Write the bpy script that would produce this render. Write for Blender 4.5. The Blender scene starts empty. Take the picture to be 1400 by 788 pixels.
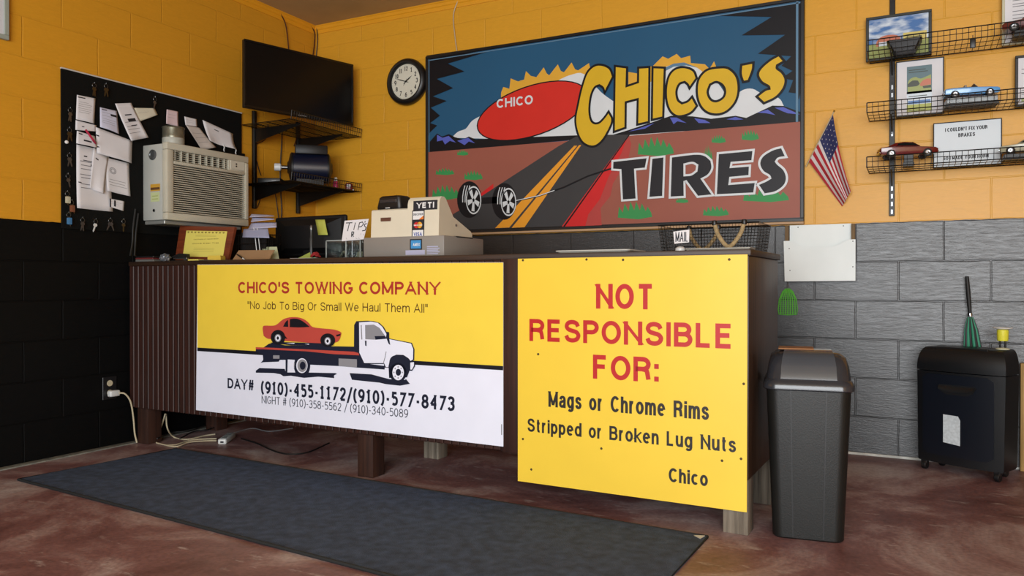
import bpy, bmesh, math, random
from mathutils import Vector, Matrix
from mathutils.geometry import tessellate_polygon
random.seed(7)
SC = bpy.context.scene
COL = SC.collection
# ------------------------------------------------------------------ camera, world, lights, exposure
FPX = 1068.995
YAW, PITCH, ROLL = -0.4765, -0.0058, -0.0001
CAM = Vector((3.9576, -4.4897, 0.9019))
cy_, sy_, cp_, sp_ = math.cos(YAW), math.sin(YAW), math.cos(PITCH), math.sin(PITCH)
FWD = Vector((sy_*cp_, cy_*cp_, sp_)); RT = Vector((cy_, -sy_, 0)); UP = RT.cross(FWD)
cd = bpy.data.cameras.new('camera'); cam = bpy.data.objects.new('camera', cd); COL.objects.link(cam)
cd.sensor_fit = 'HORIZONTAL'; cd.sensor_width = 36.0; cd.lens = FPX/1400*36.0
cam.matrix_world = Matrix(((RT.x, UP.x, -FWD.x, CAM.x), (RT.y, UP.y, -FWD.y, CAM.y), (RT.z, UP.z, -FWD.z, CAM.z), (0, 0, 0, 1)))
SC.camera = cam
world = bpy.data.worlds.new('daylight'); SC.world = world; world.use_nodes = True
wb = world.node_tree.nodes['Background']; wb.inputs[0].default_value = (0.80, 0.90, 1.0, 1); wb.inputs[1].default_value = 0.30

def area(name, loc, target, sx, sy, energy, color):
    l = bpy.data.lights.new(name, 'AREA'); l.shape = 'RECTANGLE'; l.size = sx; l.size_y = sy; l.energy = energy; l.color = color
    o = bpy.data.objects.new(name, l); COL.objects.link(o); o.location = loc
    o.rotation_euler = (Vector(target)-Vector(loc)).to_track_quat('-Z', 'Y').to_euler()
    return o
# daylight through the open garage bay behind the camera
area('bay_daylight', (4.5, -7.6, 1.45), (2.9, 0, 1.0), 4.2, 2.5, 455, (0.95, 0.98, 1.0))
VS = SC.view_settings; VS.view_transform = 'Standard'; VS.look = 'None'; VS.gamma = 1.0; VS.use_curve_mapping = False
VS.exposure = 0.0

# ------------------------------------------------------------------ helpers: pixels of the photo to points on known planes
def ray(u, v): return RT*((u-700)/FPX) + UP*((394-v)/FPX) + FWD
def P(u, v, ax, val):
    d = ray(u, v); i = 'xyz'.index(ax)
    return CAM + d*((val-CAM[i])/d[i])

class Frame:
    """a plane: origin, in-plane unit axes U (right) and V (up), normal N towards the room"""
    def __init__(s, o, U, V):
        s.o = Vector(o); s.U = Vector(U).normalized(); s.V = Vector(V).normalized(); s.N = s.U.cross(s.V)
    def px(s, u, v):
        d = ray(u, v); t = (s.o-CAM).dot(s.N)/d.dot(s.N); p = CAM+d*t-s.o
        return (p.dot(s.U), p.dot(s.V))
    def w(s, a, b, h=0.0): return s.o+s.U*a+s.V*b+s.N*h
def back(y): return Frame((0, y, 0), (1, 0, 0), (0, 0, 1))
def left(x): return Frame((x, 0, 0), (0, 1, 0), (0, 0, 1))

# ------------------------------------------------------------------ materials
def lin(c):
    if isinstance(c, str):
        c = c.lstrip('#'); c = [int(c[i:i+2], 16)/255 for i in (0, 2, 4)]
    return tuple(x/12.92 if x <= .04045 else ((x+.055)/1.055)**2.4 for x in c)+(1.0,)
MATS = {}
def mat(name, col, rough=.5, metal=0.0, var=0.0, vscale=8.0, bump=0.0, bscale=60.0, trans=0.0, emit=0.0, coat=0.0, spec=.5, stretch=(1, 1, 1)):
    if name in MATS: return MATS[name]
    m = bpy.data.materials.new(name); m.use_nodes = True; MATS[name] = m
    nt = m.node_tree; b = nt.nodes['Principled BSDF']
    c = lin(col)
    b.inputs['Base Color'].default_value = c; b.inputs['Roughness'].default_value = rough; b.inputs['Metallic'].default_value = metal
    b.inputs['Specular IOR Level'].default_value = spec
    b.inputs['Transmission Weight'].default_value = trans; b.inputs['Coat Weight'].default_value = coat
    tc = nt.nodes.new('ShaderNodeTexCoord'); mp = nt.nodes.new('ShaderNodeMapping'); mp.inputs['Scale'].default_value = stretch
    nt.links.new(tc.outputs['Object'], mp.inputs['Vector'])
    v = var if var else .03
    n = nt.nodes.new('ShaderNodeTexNoise'); n.inputs['Scale'].default_value = vscale; n.inputs['Detail'].default_value = 5
    nt.links.new(mp.outputs[0], n.inputs['Vector'])
    r = nt.nodes.new('ShaderNodeValToRGB')
    r.color_ramp.elements[0].position = .3; r.color_ramp.elements[1].position = .7
    r.color_ramp.elements[0].color = tuple(x*(1-v) for x in c[:3])+(1,)
    r.color_ramp.elements[1].color = tuple(min(1, x*(1+v)) for x in c[:3])+(1,)
    nt.links.new(n.outputs['Fac'], r.inputs['Fac']); nt.links.new(r.outputs['Color'], b.inputs['Base Color'])
    if bump:
        n2 = nt.nodes.new('ShaderNodeTexNoise'); n2.inputs['Scale'].default_value = bscale; n2.inputs['Detail'].default_value = 4
        nt.links.new(mp.outputs[0], n2.inputs['Vector'])
        bp = nt.nodes.new('ShaderNodeBump'); bp.inputs['Strength'].default_value = bump; bp.inputs['Distance'].default_value = .01
        nt.links.new(n2.outputs['Fac'], bp.inputs['Height']); nt.links.new(bp.outputs['Normal'], b.inputs['Normal'])
    return m

def nodes(name):
    m = bpy.data.materials.new(name); m.use_nodes = True; MATS[name] = m
    nt = m.node_tree; return m, nt, nt.nodes['Principled BSDF'], nt.nodes.new, nt.links.new

def block_wall(name, axis, shift, yellow, black, r0=.42, spec=.5):
    """painted concrete blocks laid in running bond: yellow above, black below 1.219 m"""
    m, nt, b, N, L = nodes(name)
    geo = N('ShaderNodeNewGeometry'); sep = N('ShaderNodeSeparateXYZ'); L(geo.outputs['Position'], sep.inputs[0])
    ad = N('ShaderNodeMath'); ad.operation = 'ADD'; ad.inputs[1].default_value = shift
    if axis == 'y':
        ng = N('ShaderNodeMath'); ng.operation = 'MULTIPLY'; ng.inputs[1].default_value = -1; L(sep.outputs['Y'], ng.inputs[0]); L(ng.outputs[0], ad.inputs[0])
    else: L(sep.outputs['X'], ad.inputs[0])
    cb = N('ShaderNodeCombineXYZ'); L(ad.outputs[0], cb.inputs[0]); L(sep.outputs['Z'], cb.inputs[1])
    # slight unevenness of the joints
    nz = N('ShaderNodeTexNoise'); nz.inputs['Scale'].default_value = 9; L(geo.outputs['Position'], nz.inputs['Vector'])
    mx = N('ShaderNodeVectorMath'); mx.operation = 'MULTIPLY_ADD'; mx.inputs[1].default_value = (.008, .008, 0); L(nz.outputs['Color'], mx.inputs[0]); L(cb.outputs[0], mx.inputs[2])
    sb = N('ShaderNodeVectorMath'); sb.operation = 'SUBTRACT'; sb.inputs[1].default_value = (.004, .004, 0); L(mx.outputs[0], sb.inputs[0])
    br = N('ShaderNodeTexBrick'); br.inputs['Scale'].default_value = 1; br.inputs['Brick Width'].default_value = .4064; br.inputs['Row Height'].default_value = .2032
    br.inputs['Mortar Size'].default_value = .0045; br.inputs['Mortar Smooth'].default_value = .6; br.offset = .5; br.offset_frequency = 2
    br.inputs['Color1'].default_value = (1, 1, 1, 1); br.inputs['Color2'].default_value = (.86, .86, .86, 1); br.inputs['Mortar'].default_value = (.5, .5, .5, 1)
    L(sb.outputs[0], br.inputs['Vector'])
    # paint boundary
    n2 = N('ShaderNodeTexNoise'); n2.inputs['Scale'].default_value = 14; L(geo.outputs['Position'], n2.inputs['Vector'])
    ma = N('ShaderNodeMath'); ma.operation = 'MULTIPLY_ADD'; ma.inputs[1].default_value = .010; L(n2.outputs['Fac'], ma.inputs[0]); L(sep.outputs['Z'], ma.inputs[2])
    gt = N('ShaderNodeMath'); gt.operation = 'GREATER_THAN'; gt.inputs[1].default_value = 1.224; L(ma.outputs[0], gt.inputs[0])
    # rough strokes of paint
    mpn = N('ShaderNodeMapping'); mpn.inputs['Scale'].default_value = (5, 5, 26); L(geo.outputs['Position'], mpn.inputs['Vector'])
    n3 = N('ShaderNodeTexNoise'); n3.inputs['Scale'].default_value = 3.2; n3.inputs['Detail'].default_value = 8; n3.inputs['Roughness'].default_value = .7; n3.inputs['Distortion'].default_value = 1.2
    L(mpn.outputs[0], n3.inputs['Vector'])
    cr = N('ShaderNodeValToRGB'); cr.color_ramp.elements[0].position = .35; cr.color_ramp.elements[1].position = .75
    k = lin(black); cr.color_ramp.elements[0].color = tuple(x*.8 for x in k[:3])+(1,); cr.color_ramp.elements[1].color = tuple(x*1.35 for x in k[:3])+(1,)
    L(n3.outputs['Fac'], cr.inputs['Fac'])
    cyw = N('ShaderNodeValToRGB'); y = lin(yellow); cyw.color_ramp.elements[0].position = .3; cyw.color_ramp.elements[1].position = .75
    cyw.color_ramp.elements[0].color = tuple(x*.93 for x in y[:3])+(1,); cyw.color_ramp.elements[1].color = tuple(min(1, x*1.06) for x in y[:3])+(1,)
    L(n3.outputs['Fac'], cyw.inputs['Fac'])
    # black joints keep a shade of their own
    jm = N('ShaderNodeMixRGB'); jm.blend_type = 'MULTIPLY'; jm.inputs['Fac'].default_value = .55; L(cr.outputs[0], jm.inputs['Color1']); L(br.outputs['Color'], jm.inputs['Color2'])
    jy = N('ShaderNodeMixRGB'); jy.blend_type = 'MULTIPLY'; jy.inputs['Fac'].default_value = .09; L(cyw.outputs[0], jy.inputs['Color1']); L(br.outputs['Color'], jy.inputs['Color2'])
    mix = N('ShaderNodeMixRGB'); L(gt.outputs[0], mix.inputs['Fac']); L(jm.outputs[0], mix.inputs['Color1']); L(jy.outputs[0], mix.inputs['Color2'])
    L(mix.outputs[0], b.inputs['Base Color'])
    rr = N('ShaderNodeMapRange'); sr_ = N('ShaderNodeMapRange'); sr_.inputs['To Min'].default_value = spec; sr_.inputs['To Max'].default_value = .42; L(gt.outputs[0], sr_.inputs['Value']); L(sr_.outputs[0], b.inputs['Specular IOR Level']); rr.inputs['To Min'].default_value = r0; rr.inputs['To Max'].default_value = .40; L(gt.outputs[0], rr.inputs['Value']); L(rr.outputs[0], b.inputs['Roughness'])
    b1 = N('ShaderNodeBump'); b1.invert = True; bs_ = N('ShaderNodeMapRange'); bs_.inputs['To Min'].default_value = .95; bs_.inputs['To Max'].default_value = .4; L(gt.outputs[0], bs_.inputs['Value']); L(bs_.outputs[0], b1.inputs['Strength']); b1.inputs['Distance'].default_value = .006; L(br.outputs['Fac'], b1.inputs['Height'])
    b2 = N('ShaderNodeBump'); b2.inputs['Distance'].default_value = .004; L(n3.outputs['Fac'], b2.inputs['Height']); L(b1.outputs[0], b2.inputs['Normal'])
    st = N('ShaderNodeMapRange'); st.inputs['To Min'].default_value = .42; st.inputs['To Max'].default_value = .14; L(gt.outputs[0], st.inputs['Value']); L(st.outputs[0], b2.inputs['Strength'])
    L(b2.outputs[0], b.inputs['Normal'])
    return m

def floor_mat():
    m, nt, b, N, L = nodes('stained_concrete')
    geo = N('ShaderNodeNewGeometry')
    n1 = N('ShaderNodeTexNoise'); n1.inputs['Scale'].default_value = 1.7; n1.inputs['Detail'].default_value = 9; n1.inputs['Roughness'].default_value = .65; n1.inputs['Distortion'].default_value = .8
    L(geo.outputs['Position'], n1.inputs['Vector'])
    r1 = N('ShaderNodeValToRGB'); e = r1.color_ramp.elements; e[0].position = .30; e[0].color = lin('#5a3636'); e[1].position = .72; e[1].color = lin('#c2b8b8')
    e2 = r1.color_ramp.elements.new(.48); e2.color = lin('#835e5d'); e3 = r1.color_ramp.elements.new(.58); e3.color = lin('#a38b89')
    L(n1.outputs['Fac'], r1.inputs['Fac'])
    mp = N('ShaderNodeMapping'); mp.inputs['Scale'].default_value = (3, 9, 1); mp.inputs['Rotation'].default_value = (0, 0, .5); L(geo.outputs['Position'], mp.inputs['Vector'])
    n2 = N('ShaderNodeTexNoise'); n2.inputs['Scale'].default_value = 2.2; n2.inputs['Detail'].default_value = 8; n2.inputs['Roughness'].default_value = .7; L(mp.outputs[0], n2.inputs['Vector'])
    r2 = N('ShaderNodeValToRGB'); r2.color_ramp.elements[0].position = .58; r2.color_ramp.elements[0].color = (0, 0, 0, 1); r2.color_ramp.elements[1].position = .78; r2.color_ramp.elements[1].color = (1, 1, 1, 1)
    L(n2.outputs['Fac'], r2.inputs['Fac'])
    mx = N('ShaderNodeMixRGB'); mx.inputs['Color2'].default_value = lin('#c8c0be'); L(r2.outputs[0], mx.inputs['Fac']); L(r1.outputs[0], mx.inputs['Color1'])
    n3 = N('ShaderNodeTexNoise'); n3.inputs['Scale'].default_value = 60; n3.inputs['Detail'].default_value = 6; L(geo.outputs['Position'], n3.inputs['Vector'])
    r3 = N('ShaderNodeValToRGB'); r3.color_ramp.elements[0].position = .3; r3.color_ramp.elements[0].color = (.72, .72, .72, 1); r3.color_ramp.elements[1].position = .6; r3.color_ramp.elements[1].color = (1, 1, 1, 1); L(n3.outputs['Fac'], r3.inputs['Fac'])
    ml = N('ShaderNodeMixRGB'); ml.blend_type = 'MULTIPLY'; ml.inputs['Fac'].default_value = 1; L(mx.outputs[0], ml.inputs['Color1']); L(r3.outputs[0], ml.inputs['Color2'])
    L(ml.outputs[0], b.inputs['Base Color'])
    ro = N('ShaderNodeMapRange'); ro.inputs['To Min'].default_value = .34; ro.inputs['To Max'].default_value = .62; L(n2.outputs['Fac'], ro.inputs['Value']); L(ro.outputs[0], b.inputs['Roughness'])
    bp = N('ShaderNodeBump'); bp.inputs['Strength'].default_value = .12; bp.inputs['Distance'].default_value = .004; L(n3.outputs['Fac'], bp.inputs['Height']); L(bp.outputs[0], b.inputs['Normal'])
    return m

def wood(name, c1, c2, axis='Z', rough=.45, sc=1.0):
    m, nt, b, N, L = nodes(name)
    tc = N('ShaderNodeTexCoord'); mp = N('ShaderNodeMapping'); L(tc.outputs['Object'], mp.inputs['Vector'])
    mp.inputs['Scale'].default_value = {'Z': (34*sc, 34*sc, 1.6*sc), 'X': (1.6*sc, 34*sc, 34*sc), 'Y': (34*sc, 1.6*sc, 34*sc)}[axis]
    n = N('ShaderNodeTexNoise'); n.inputs['Scale'].default_value = 1.4; n.inputs['Detail'].default_value = 7; n.inputs['Roughness'].default_value = .65; L(mp.outputs[0], n.inputs['Vector'])
    r = N('ShaderNodeValToRGB'); r.color_ramp.elements[0].position = .32; r.color_ramp.elements[0].color = lin(c1); r.color_ramp.elements[1].position = .72; r.color_ramp.elements[1].color = lin(c2)
    L(n.outputs['Fac'], r.inputs['Fac']); L(r.outputs[0], b.inputs['Base Color']); b.inputs['Roughness'].default_value = rough
    bp = N('ShaderNodeBump'); bp.inputs['Strength'].default_value = .2; bp.inputs['Distance'].default_value = .002; L(n.outputs['Fac'], bp.inputs['Height']); L(bp.outputs[0], b.inputs['Normal'])
    return m

# ------------------------------------------------------------------ mesh builder
def rotm(axis, a): return Matrix.Rotation(a, 4, axis)
def T(*v): return Matrix.Translation(v)
class MB:
    def __init__(s): s.v = []; s.f = []; s.mi = []; s.mats = []; s.M = Matrix()
    def m(s, mt):
        if mt not in s.mats: s.mats.append(mt)
        return s.mats.index(mt)
    def raw(s, vs, fs, mt):
        o = len(s.v); k = s.m(mt)
        s.v += [s.M @ Vector(p) for p in vs]
        for f in fs: s.f.append([i+o for i in f]); s.mi.append(k)
        return s
    def box(s, x0, x1, y0, y1, z0, z1, mt, bev=0.0, seg=2):
        if bev <= 0:
            vs = [(x, y, z) for z in (z0, z1) for y in (y0, y1) for x in (x0, x1)]
            return s.raw(vs, [(0, 2, 3, 1), (4, 5, 7, 6), (0, 1, 5, 4), (2, 6, 7, 3), (0, 4, 6, 2), (1, 3, 7, 5)], mt)
        bm = bmesh.new(); bmesh.ops.create_cube(bm, size=1)
        for q in bm.verts: q.co = Vector(((x0+x1)/2+q.co.x*(x1-x0), (y0+y1)/2+q.co.y*(y1-y0), (z0+z1)/2+q.co.z*(z1-z0)))
        bmesh.ops.bevel(bm, geom=bm.edges[:], offset=bev, segments=seg, affect='EDGES', profile=.5)
        return s.bm(bm, mt)
    def bm(s, bm, mt):
        bm.verts.ensure_lookup_table(); bm.verts.index_update()
        s.raw([q.co.copy() for q in bm.verts], [[q.index for q in f.verts] for f in bm.faces], mt); bm.free(); return s
    def tube(s, pts, r, mt, n=8, closed=False):
        pts = [Vector(p) for p in pts]; N = len(pts)
        rs = r if isinstance(r, (list, tuple)) else [r]*N
        vs = []; prev = None
        for i, p in enumerate(pts):
            a = pts[(i-1) % N] if (closed or i > 0) else p; b = pts[(i+1) % N] if (closed or i < N-1) else p
            t = (b-a)
            t = t.normalized() if t.length > 1e-9 else Vector((0, 0, 1))
            if prev is None:
                q = Vector((0, 0, 1)) if abs(t.z) < .9 else Vector((1, 0, 0)); u = t.cross(q).normalized()
            else:
                u = prev-t*prev.dot(t); u = u.normalized() if u.length > 1e-6 else t.orthogonal().normalized()
            prev = u; w = t.cross(u)
            for k in range(n):
                an = 2*math.pi*k/n; vs.append(p+(u*math.cos(an)+w*math.sin(an))*rs[i])
        fs = []
        for i in range(N if closed else N-1):
            j = (i+1) % N
            for k in range(n):
                l = (k+1) % n; fs.append((i*n+k, i*n+l, j*n+l, j*n+k))
        if not closed: fs.append(tuple(reversed(range(n)))); fs.append(tuple(range((N-1)*n, N*n)))
        return s.raw(vs, fs, mt)
    def lathe(s, prof, mt, n=24, X=Matrix()):
        vs = []; fs = []
        for (r, z) in prof:
            for k in range(n):
                a = 2*math.pi*k/n; vs.append(X @ Vector((r*math.cos(a), r*math.sin(a), z)))
        for i in range(len(prof)-1):
            for k in range(n):
                l = (k+1) % n; fs.append((i*n+k, i*n+l, (i+1)*n+l, (i+1)*n+k))
        if prof[0][0] > 1e-6: fs.append(tuple(reversed(range(n))))
        if prof[-1][0] > 1e-6: fs.append(tuple(range((len(prof)-1)*n, len(prof)*n)))
        return s.raw(vs, fs, mt)
    def loft(s, rings, mt, cap=True, closed=True):
        n = len(rings[0]); vs = [p for r in rings for p in r]; fs = []
        for i in range(len(rings)-1):
            for k in range(n if closed else n-1):
                l = (k+1) % n; fs.append((i*n+k, i*n+l, (i+1)*n+l, (i+1)*n+k))
        if cap: fs.append(tuple(reversed(range(n)))); fs.append(tuple(range((len(rings)-1)*n, len(rings)*n)))
        return s.raw(vs, fs, mt)
    def prism(s, poly, h0, h1, mt, X=Matrix()):
        """extrude a 2-D polygon (x,y) from z=h0 to z=h1, then X"""
        n = len(poly); vs = [X @ Vector((a, b, h)) for h in (h0, h1) for a, b in poly]
        fs = [(k, (k+1) % n, n+(k+1) % n, n+k) for k in range(n)]
        for tri in tessellate_polygon([[Vector((a, b, 0)) for a, b in poly]]):
            fs.append(tuple(tri)); fs.append(tuple(i+n for i in reversed(tri)))
        return s.raw(vs, fs, mt)
    def build(s, name, parent=None, label=None, cat=None, group=None, kind=None, world=False, smooth=35, base=None, rz=0.0):
        me = bpy.data.meshes.new(name); o = bpy.data.objects.new(name, me); COL.objects.link(o)
        V = s.v
        if parent is not None:
            o.parent = parent
            if world:
                r = parent
                while r.parent: r = r.parent
                inv = XF[r.name].inverted(); V = [inv @ p for p in V]
        else:
            if base is None:
                xs = [p.x for p in V]; ys = [p.y for p in V]; zs = [p.z for p in V]
                base = ((min(xs)+max(xs))/2, (min(ys)+max(ys))/2, min(zs)) if kind != 'structure' else (0, 0, 0)
            o.location = base; b = Vector(base); V = [p-b for p in V]
            XF[o.name] = Matrix.Translation(b)
        me.from_pydata([tuple(p) for p in V], [], s.f)
        for mt in s.mats: me.materials.append(mt)
        me.polygons.foreach_set('material_index', s.mi)
        bm = bmesh.new(); bm.from_mesh(me)
        if not getattr(s, 'flat', False): bmesh.ops.recalc_face_normals(bm, faces=bm.faces)
        bm.to_mesh(me); bm.free()
        if smooth:
            me.polygons.foreach_set('use_smooth', [True]*len(me.polygons)); me.set_sharp_from_angle(angle=math.radians(smooth))
        me.update()
        tag(o, label, cat, group, kind)
        return o
XF = {}
def tag(o, label=None, cat=None, group=None, kind=None):
    if label: o['label'] = label
    if cat: o['category'] = cat
    if group: o['group'] = group
    if kind: o['kind'] = kind
def thing(name, label, cat, loc, rz=0.0, group=None):
    o = bpy.data.objects.new(name, None); COL.objects.link(o); o.location = loc; o.rotation_euler = (0, 0, rz); o.empty_display_size = .05
    XF[o.name] = Matrix.Translation(Vector(loc)) @ Matrix.Rotation(rz, 4, 'Z')
    tag(o, label, cat, group); return o
def copy_tree(o, parent=None):
    c = o.copy(); COL.objects.link(c)
    if parent: c.parent = parent
    for ch in list(o.children): copy_tree(ch, c)
    return c

# ------------------------------------------------------------------ plain sans lettering drawn as strokes (cap height 1)
def _arc(cx, cy, rx, ry, a0, a1, n=14): return [(cx+rx*math.cos(math.radians(a0+(a1-a0)*i/n)), cy+ry*math.sin(math.radians(a0+(a1-a0)*i/n))) for i in range(n+1)]
def _sm(pts, n=5):
    out = []
    for i in range(len(pts)-1):
        p1, p2 = Vector(pts[i]), Vector(pts[i+1]); p0 = Vector(pts[i-1]) if i else p1*2-p2; p3 = Vector(pts[i+2]) if i+2 < len(pts) else p2*2-p1
        for k in range(n):
            t = k/n; out.append(tuple(.5*((2*p1)+(p2-p0)*t+(2*p0-5*p1+4*p2-p3)*t*t+(3*p1-p0-3*p2+p3)*t**3)))
    return out+[tuple(pts[-1])]
_bowl = _arc(.22, .365, .22, .365, 0, 360, 24)
_arch = lambda x: _sm([(x, .42), (x+.05, .62), (x+.20, .73), (x+.35, .67), (x+.40, .48)])+[(x+.40, 0)]
GL = {
 'A': (.62, [[(0, 0), (.31, 1), (.62, 0)], [(.1, .3), (.52, .3)]]), 'B': (.54, [[(0, 0), (0, 1), (.3, 1)]+_arc(.3, .765, .2, .235, 90, -90)+[(0, .53)], [(0, .53), (.32, .53)]+_arc(.32, .265, .22, .265, 90, -90)+[(0, 0)]]),
 'C': (.58, [_arc(.31, .5, .31, .5, 42, 318, 24)]), 'D': (.58, [[(0, 0), (0, 1), (.24, 1)]+_arc(.24, .5, .34, .5, 90, -90)+[(0, 0)]]), 'E': (.47, [[(.47, 1), (0, 1), (0, 0), (.47, 0)], [(0, .53), (.43, .53)]]),
 'F': (.46, [[(.46, 1), (0, 1), (0, 0)], [(0, .52), (.42, .52)]]), 'G': (.62, [_arc(.31, .5, .31, .5, 45, 325, 24)+[(.6, .2), (.6, .46), (.34, .46)]]), 'H': (.56, [[(0, 0), (0, 1)], [(.56, 0), (.56, 1)], [(0, .52), (.56, .52)]]),
 'I': (0, [[(0, 0), (0, 1)]]), 'J': (.38, [[(.38, 1), (.38, .24)]+_arc(.19, .22, .19, .22, 0, -180)]), 'K': (.56, [[(0, 0), (0, 1)], [(.54, 1), (0, .38)], [(.2, .6), (.58, 0)]]), 'L': (.44, [[(0, 1), (0, 0), (.44, 0)]]),
 'M': (.7, [[(0, 0), (0, 1), (.35, .05), (.7, 1), (.7, 0)]]), 'N': (.58, [[(0, 0), (0, 1), (.58, 0), (.58, 1)]]), 'O': (.64, [_arc(.32, .5, .32, .5, 0, 360, 28)]), 'P': (.5, [[(0, 0), (0, 1), (.28, 1)]+_arc(.28, .74, .22, .26, 90, -90)+[(0, .48)]]),
 'R': (.54, [[(0, 0), (0, 1), (.3, 1)]+_arc(.3, .755, .22, .245, 90, -90)+[(0, .51)], [(.28, .5)]+_sm([(.32, .5), (.44, .44), (.48, .3)])[1:]+[(.52, 0)]]), 'S': (.54, [_sm([(.52, .76), (.45, .93), (.27, 1), (.09, .94), (.02, .76), (.1, .6), (.27, .525), (.45, .45), (.54, .27), (.46, .07), (.27, 0), (.08, .07), (0, .26)])]),
 'T': (.58, [[(.29, 0), (.29, 1)], [(0, 1), (.58, 1)]]), 'U': (.54, [[(0, 1), (0, .28)]+_arc(.27, .27, .27, .27, 180, 360)+[(.54, 1)]]), 'V': (.6, [[(0, 1), (.3, 0), (.6, 1)]]), 'W': (.9, [[(0, 1), (.22, 0), (.45, 1), (.68, 0), (.9, 1)]]), 'X': (.58, [[(0, 0), (.58, 1)], [(0, 1), (.58, 0)]]), 'Y': (.58, [[(0, 1), (.29, .46), (.58, 1)], [(.29, .46), (.29, 0)]]), 'Z': (.52, [[(0, 1), (.52, 1), (0, 0), (.52, 0)]]),
 'a': (.42, [_sm([(.03, .54), (.09, .68), (.22, .73), (.37, .68), (.42, .52)])+[(.42, 0)], _sm([(.42, .43), (.2, .39), (.05, .32), (0, .19), (.05, .05), (.17, 0), (.32, .05), (.42, .2)])]), 'b': (.44, [[(0, 0), (0, 1)], _bowl]), 'c': (.42, [_arc(.22, .365, .22, .365, 48, 312, 20)]), 'd': (.44, [[(.44, 0), (.44, 1)], _bowl]),
 'e': (.44, [[(0, .37), (.44, .37)]+_arc(.22, .365, .22, .365, 0, 312, 20)]), 'g': (.44, [_bowl, [(.44, .73), (.44, -.06)]+_sm([(.44, -.06), (.37, -.22), (.2, -.27), (.04, -.2)])[1:]]), 'h': (.4, [[(0, 0), (0, 1)], _arch(0)]), 'i': (0, [[(0, 0), (0, .73)], [(0, .99), (0, 1)]]), 'k': (.42, [[(0, 0), (0, 1)], [(.4, .73), (0, .28)], [(.14, .44), (.42, 0)]]), 'l': (0, [[(0, 0), (0, 1)]]),
 'm': (.72, [[(0, 0), (0, .73)], [(p[0]*.9, p[1]) for p in _arch(0)], [(p[0]*.9, p[1]) for p in _arch(.4)]]), 'n': (.4, [[(0, 0), (0, .73)], _arch(0)]), 'o': (.46, [_arc(.23, .365, .23, .365, 0, 360, 24)]), 'p': (.44, [[(0, -.27), (0, .73)], _bowl]), 'r': (.24, [[(0, 0), (0, .73)], _sm([(0, .4), (.05, .62), (.16, .72), (.24, .72)])]),
 's': (.38, [_sm([(.36, .55), (.3, .69), (.19, .73), (.06, .68), (.02, .55), (.08, .43), (.2, .375), (.32, .31), (.38, .19), (.32, .05), (.19, 0), (.06, .05), (0, .19)])]), 't': (.26, [[(.1, .94), (.1, .16)]+_sm([(.1, .16), (.14, .02), (.26, .01)])[1:], [(-.02, .73), (.26, .73)]]), 'u': (.4, [[(.4, 0), (.4, .73)], [(.4-x, .73-y) for x, y in _arch(0)]]), 'v': (.42, [[(0, .73), (.21, 0), (.42, .73)]]), 'w': (.62, [[(0, .73), (.16, 0), (.31, .73), (.46, 0), (.62, .73)]]), 'x': (.4, [[(0, 0), (.4, .73)], [(0, .73), (.4, 0)]]), 'y': (.42, [[(0, .73), (.21, .04)], [(.42, .73), (.14, -.27)]]), 'f': (.26, [[(.1, 0), (.1, .84)]+_sm([(.1, .84), (.14, .97), (.26, 1)])[1:], [(-.02, .73), (.26, .73)]]),
 '0': (.5, [_arc(.25, .5, .25, .5, 0, 360, 24)]), '1': (.4, [[(0, .82), (.2, 1), (.2, 0)], [(.02, 0), (.38, 0)]]), '2': (.5, [_sm([(.02, .76), (.1, .94), (.25, 1), (.43, .93), (.48, .74), (.4, .53), (.2, .27), (.01, .0)])+[(.5, 0)]]), '3': (.48, [_sm([(.02, .84), (.12, .97), (.25, 1), (.42, .93), (.46, .76), (.38, .58), (.2, .53)]), _sm([(.2, .53), (.4, .47), (.48, .27), (.4, .07), (.22, 0), (.08, .03), (0, .16)])]),
 '4': (.54, [[(.4, 0), (.4, 1), (0, .3), (.54, .3)]]), '5': (.48, [[(.45, 1), (.08, 1), (.05, .56)]+_sm([(.05, .56), (.24, .62), (.42, .54), (.48, .32), (.41, .08), (.21, 0), (.02, .06)])[1:]]), '6': (.5, [_arc(.25, .31, .25, .31, 0, 360, 22), _sm([(0, .31), (.04, .66), (.2, .92), (.42, 1)])]), '7': (.5, [[(0, 1), (.5, 1), (.14, 0)]]), '8': (.5, [_arc(.25, .76, .21, .24, 0, 360, 20), _arc(.25, .26, .25, .26, 0, 360, 22)]), '9': (.5, [_arc(.25, .69, .25, .31, 0, 360, 22), _sm([(.5, .69), (.46, .34), (.3, .08), (.08, 0)])]),
 '#': (.58, [[(.18, 1), (.1, 0)], [(.46, 1), (.38, 0)], [(.02, .66), (.58, .66)], [(0, .34), (.56, .34)]]), '(': (.2, [_sm([(.2, 1.1), (.05, .82), (0, .45), (.05, .08), (.2, -.2)])]), ')': (.2, [_sm([(0, 1.1), (.15, .82), (.2, .45), (.15, .08), (0, -.2)])]), '-': (.26, [[(0, .4), (.26, .4)]]), '/': (.36, [[(.36, 1.08), (0, -.14)]]), "'": (0, [[(0, 1), (0, .72)]]), '"': (.16, [[(0, 1), (0, .72)], [(.16, 1), (.16, .72)]]), ':': (0, [[(0, .06), (0, .05)], [(0, .68), (0, .67)]]), '!': (0, [[(0, 1), (0, .3)], [(0, .01), (0, 0)]]), '.': (0, [[(0, .01), (0, 0)]]), ',': (0, [[(0, .02), (-.05, -.15)]]),
}
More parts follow.
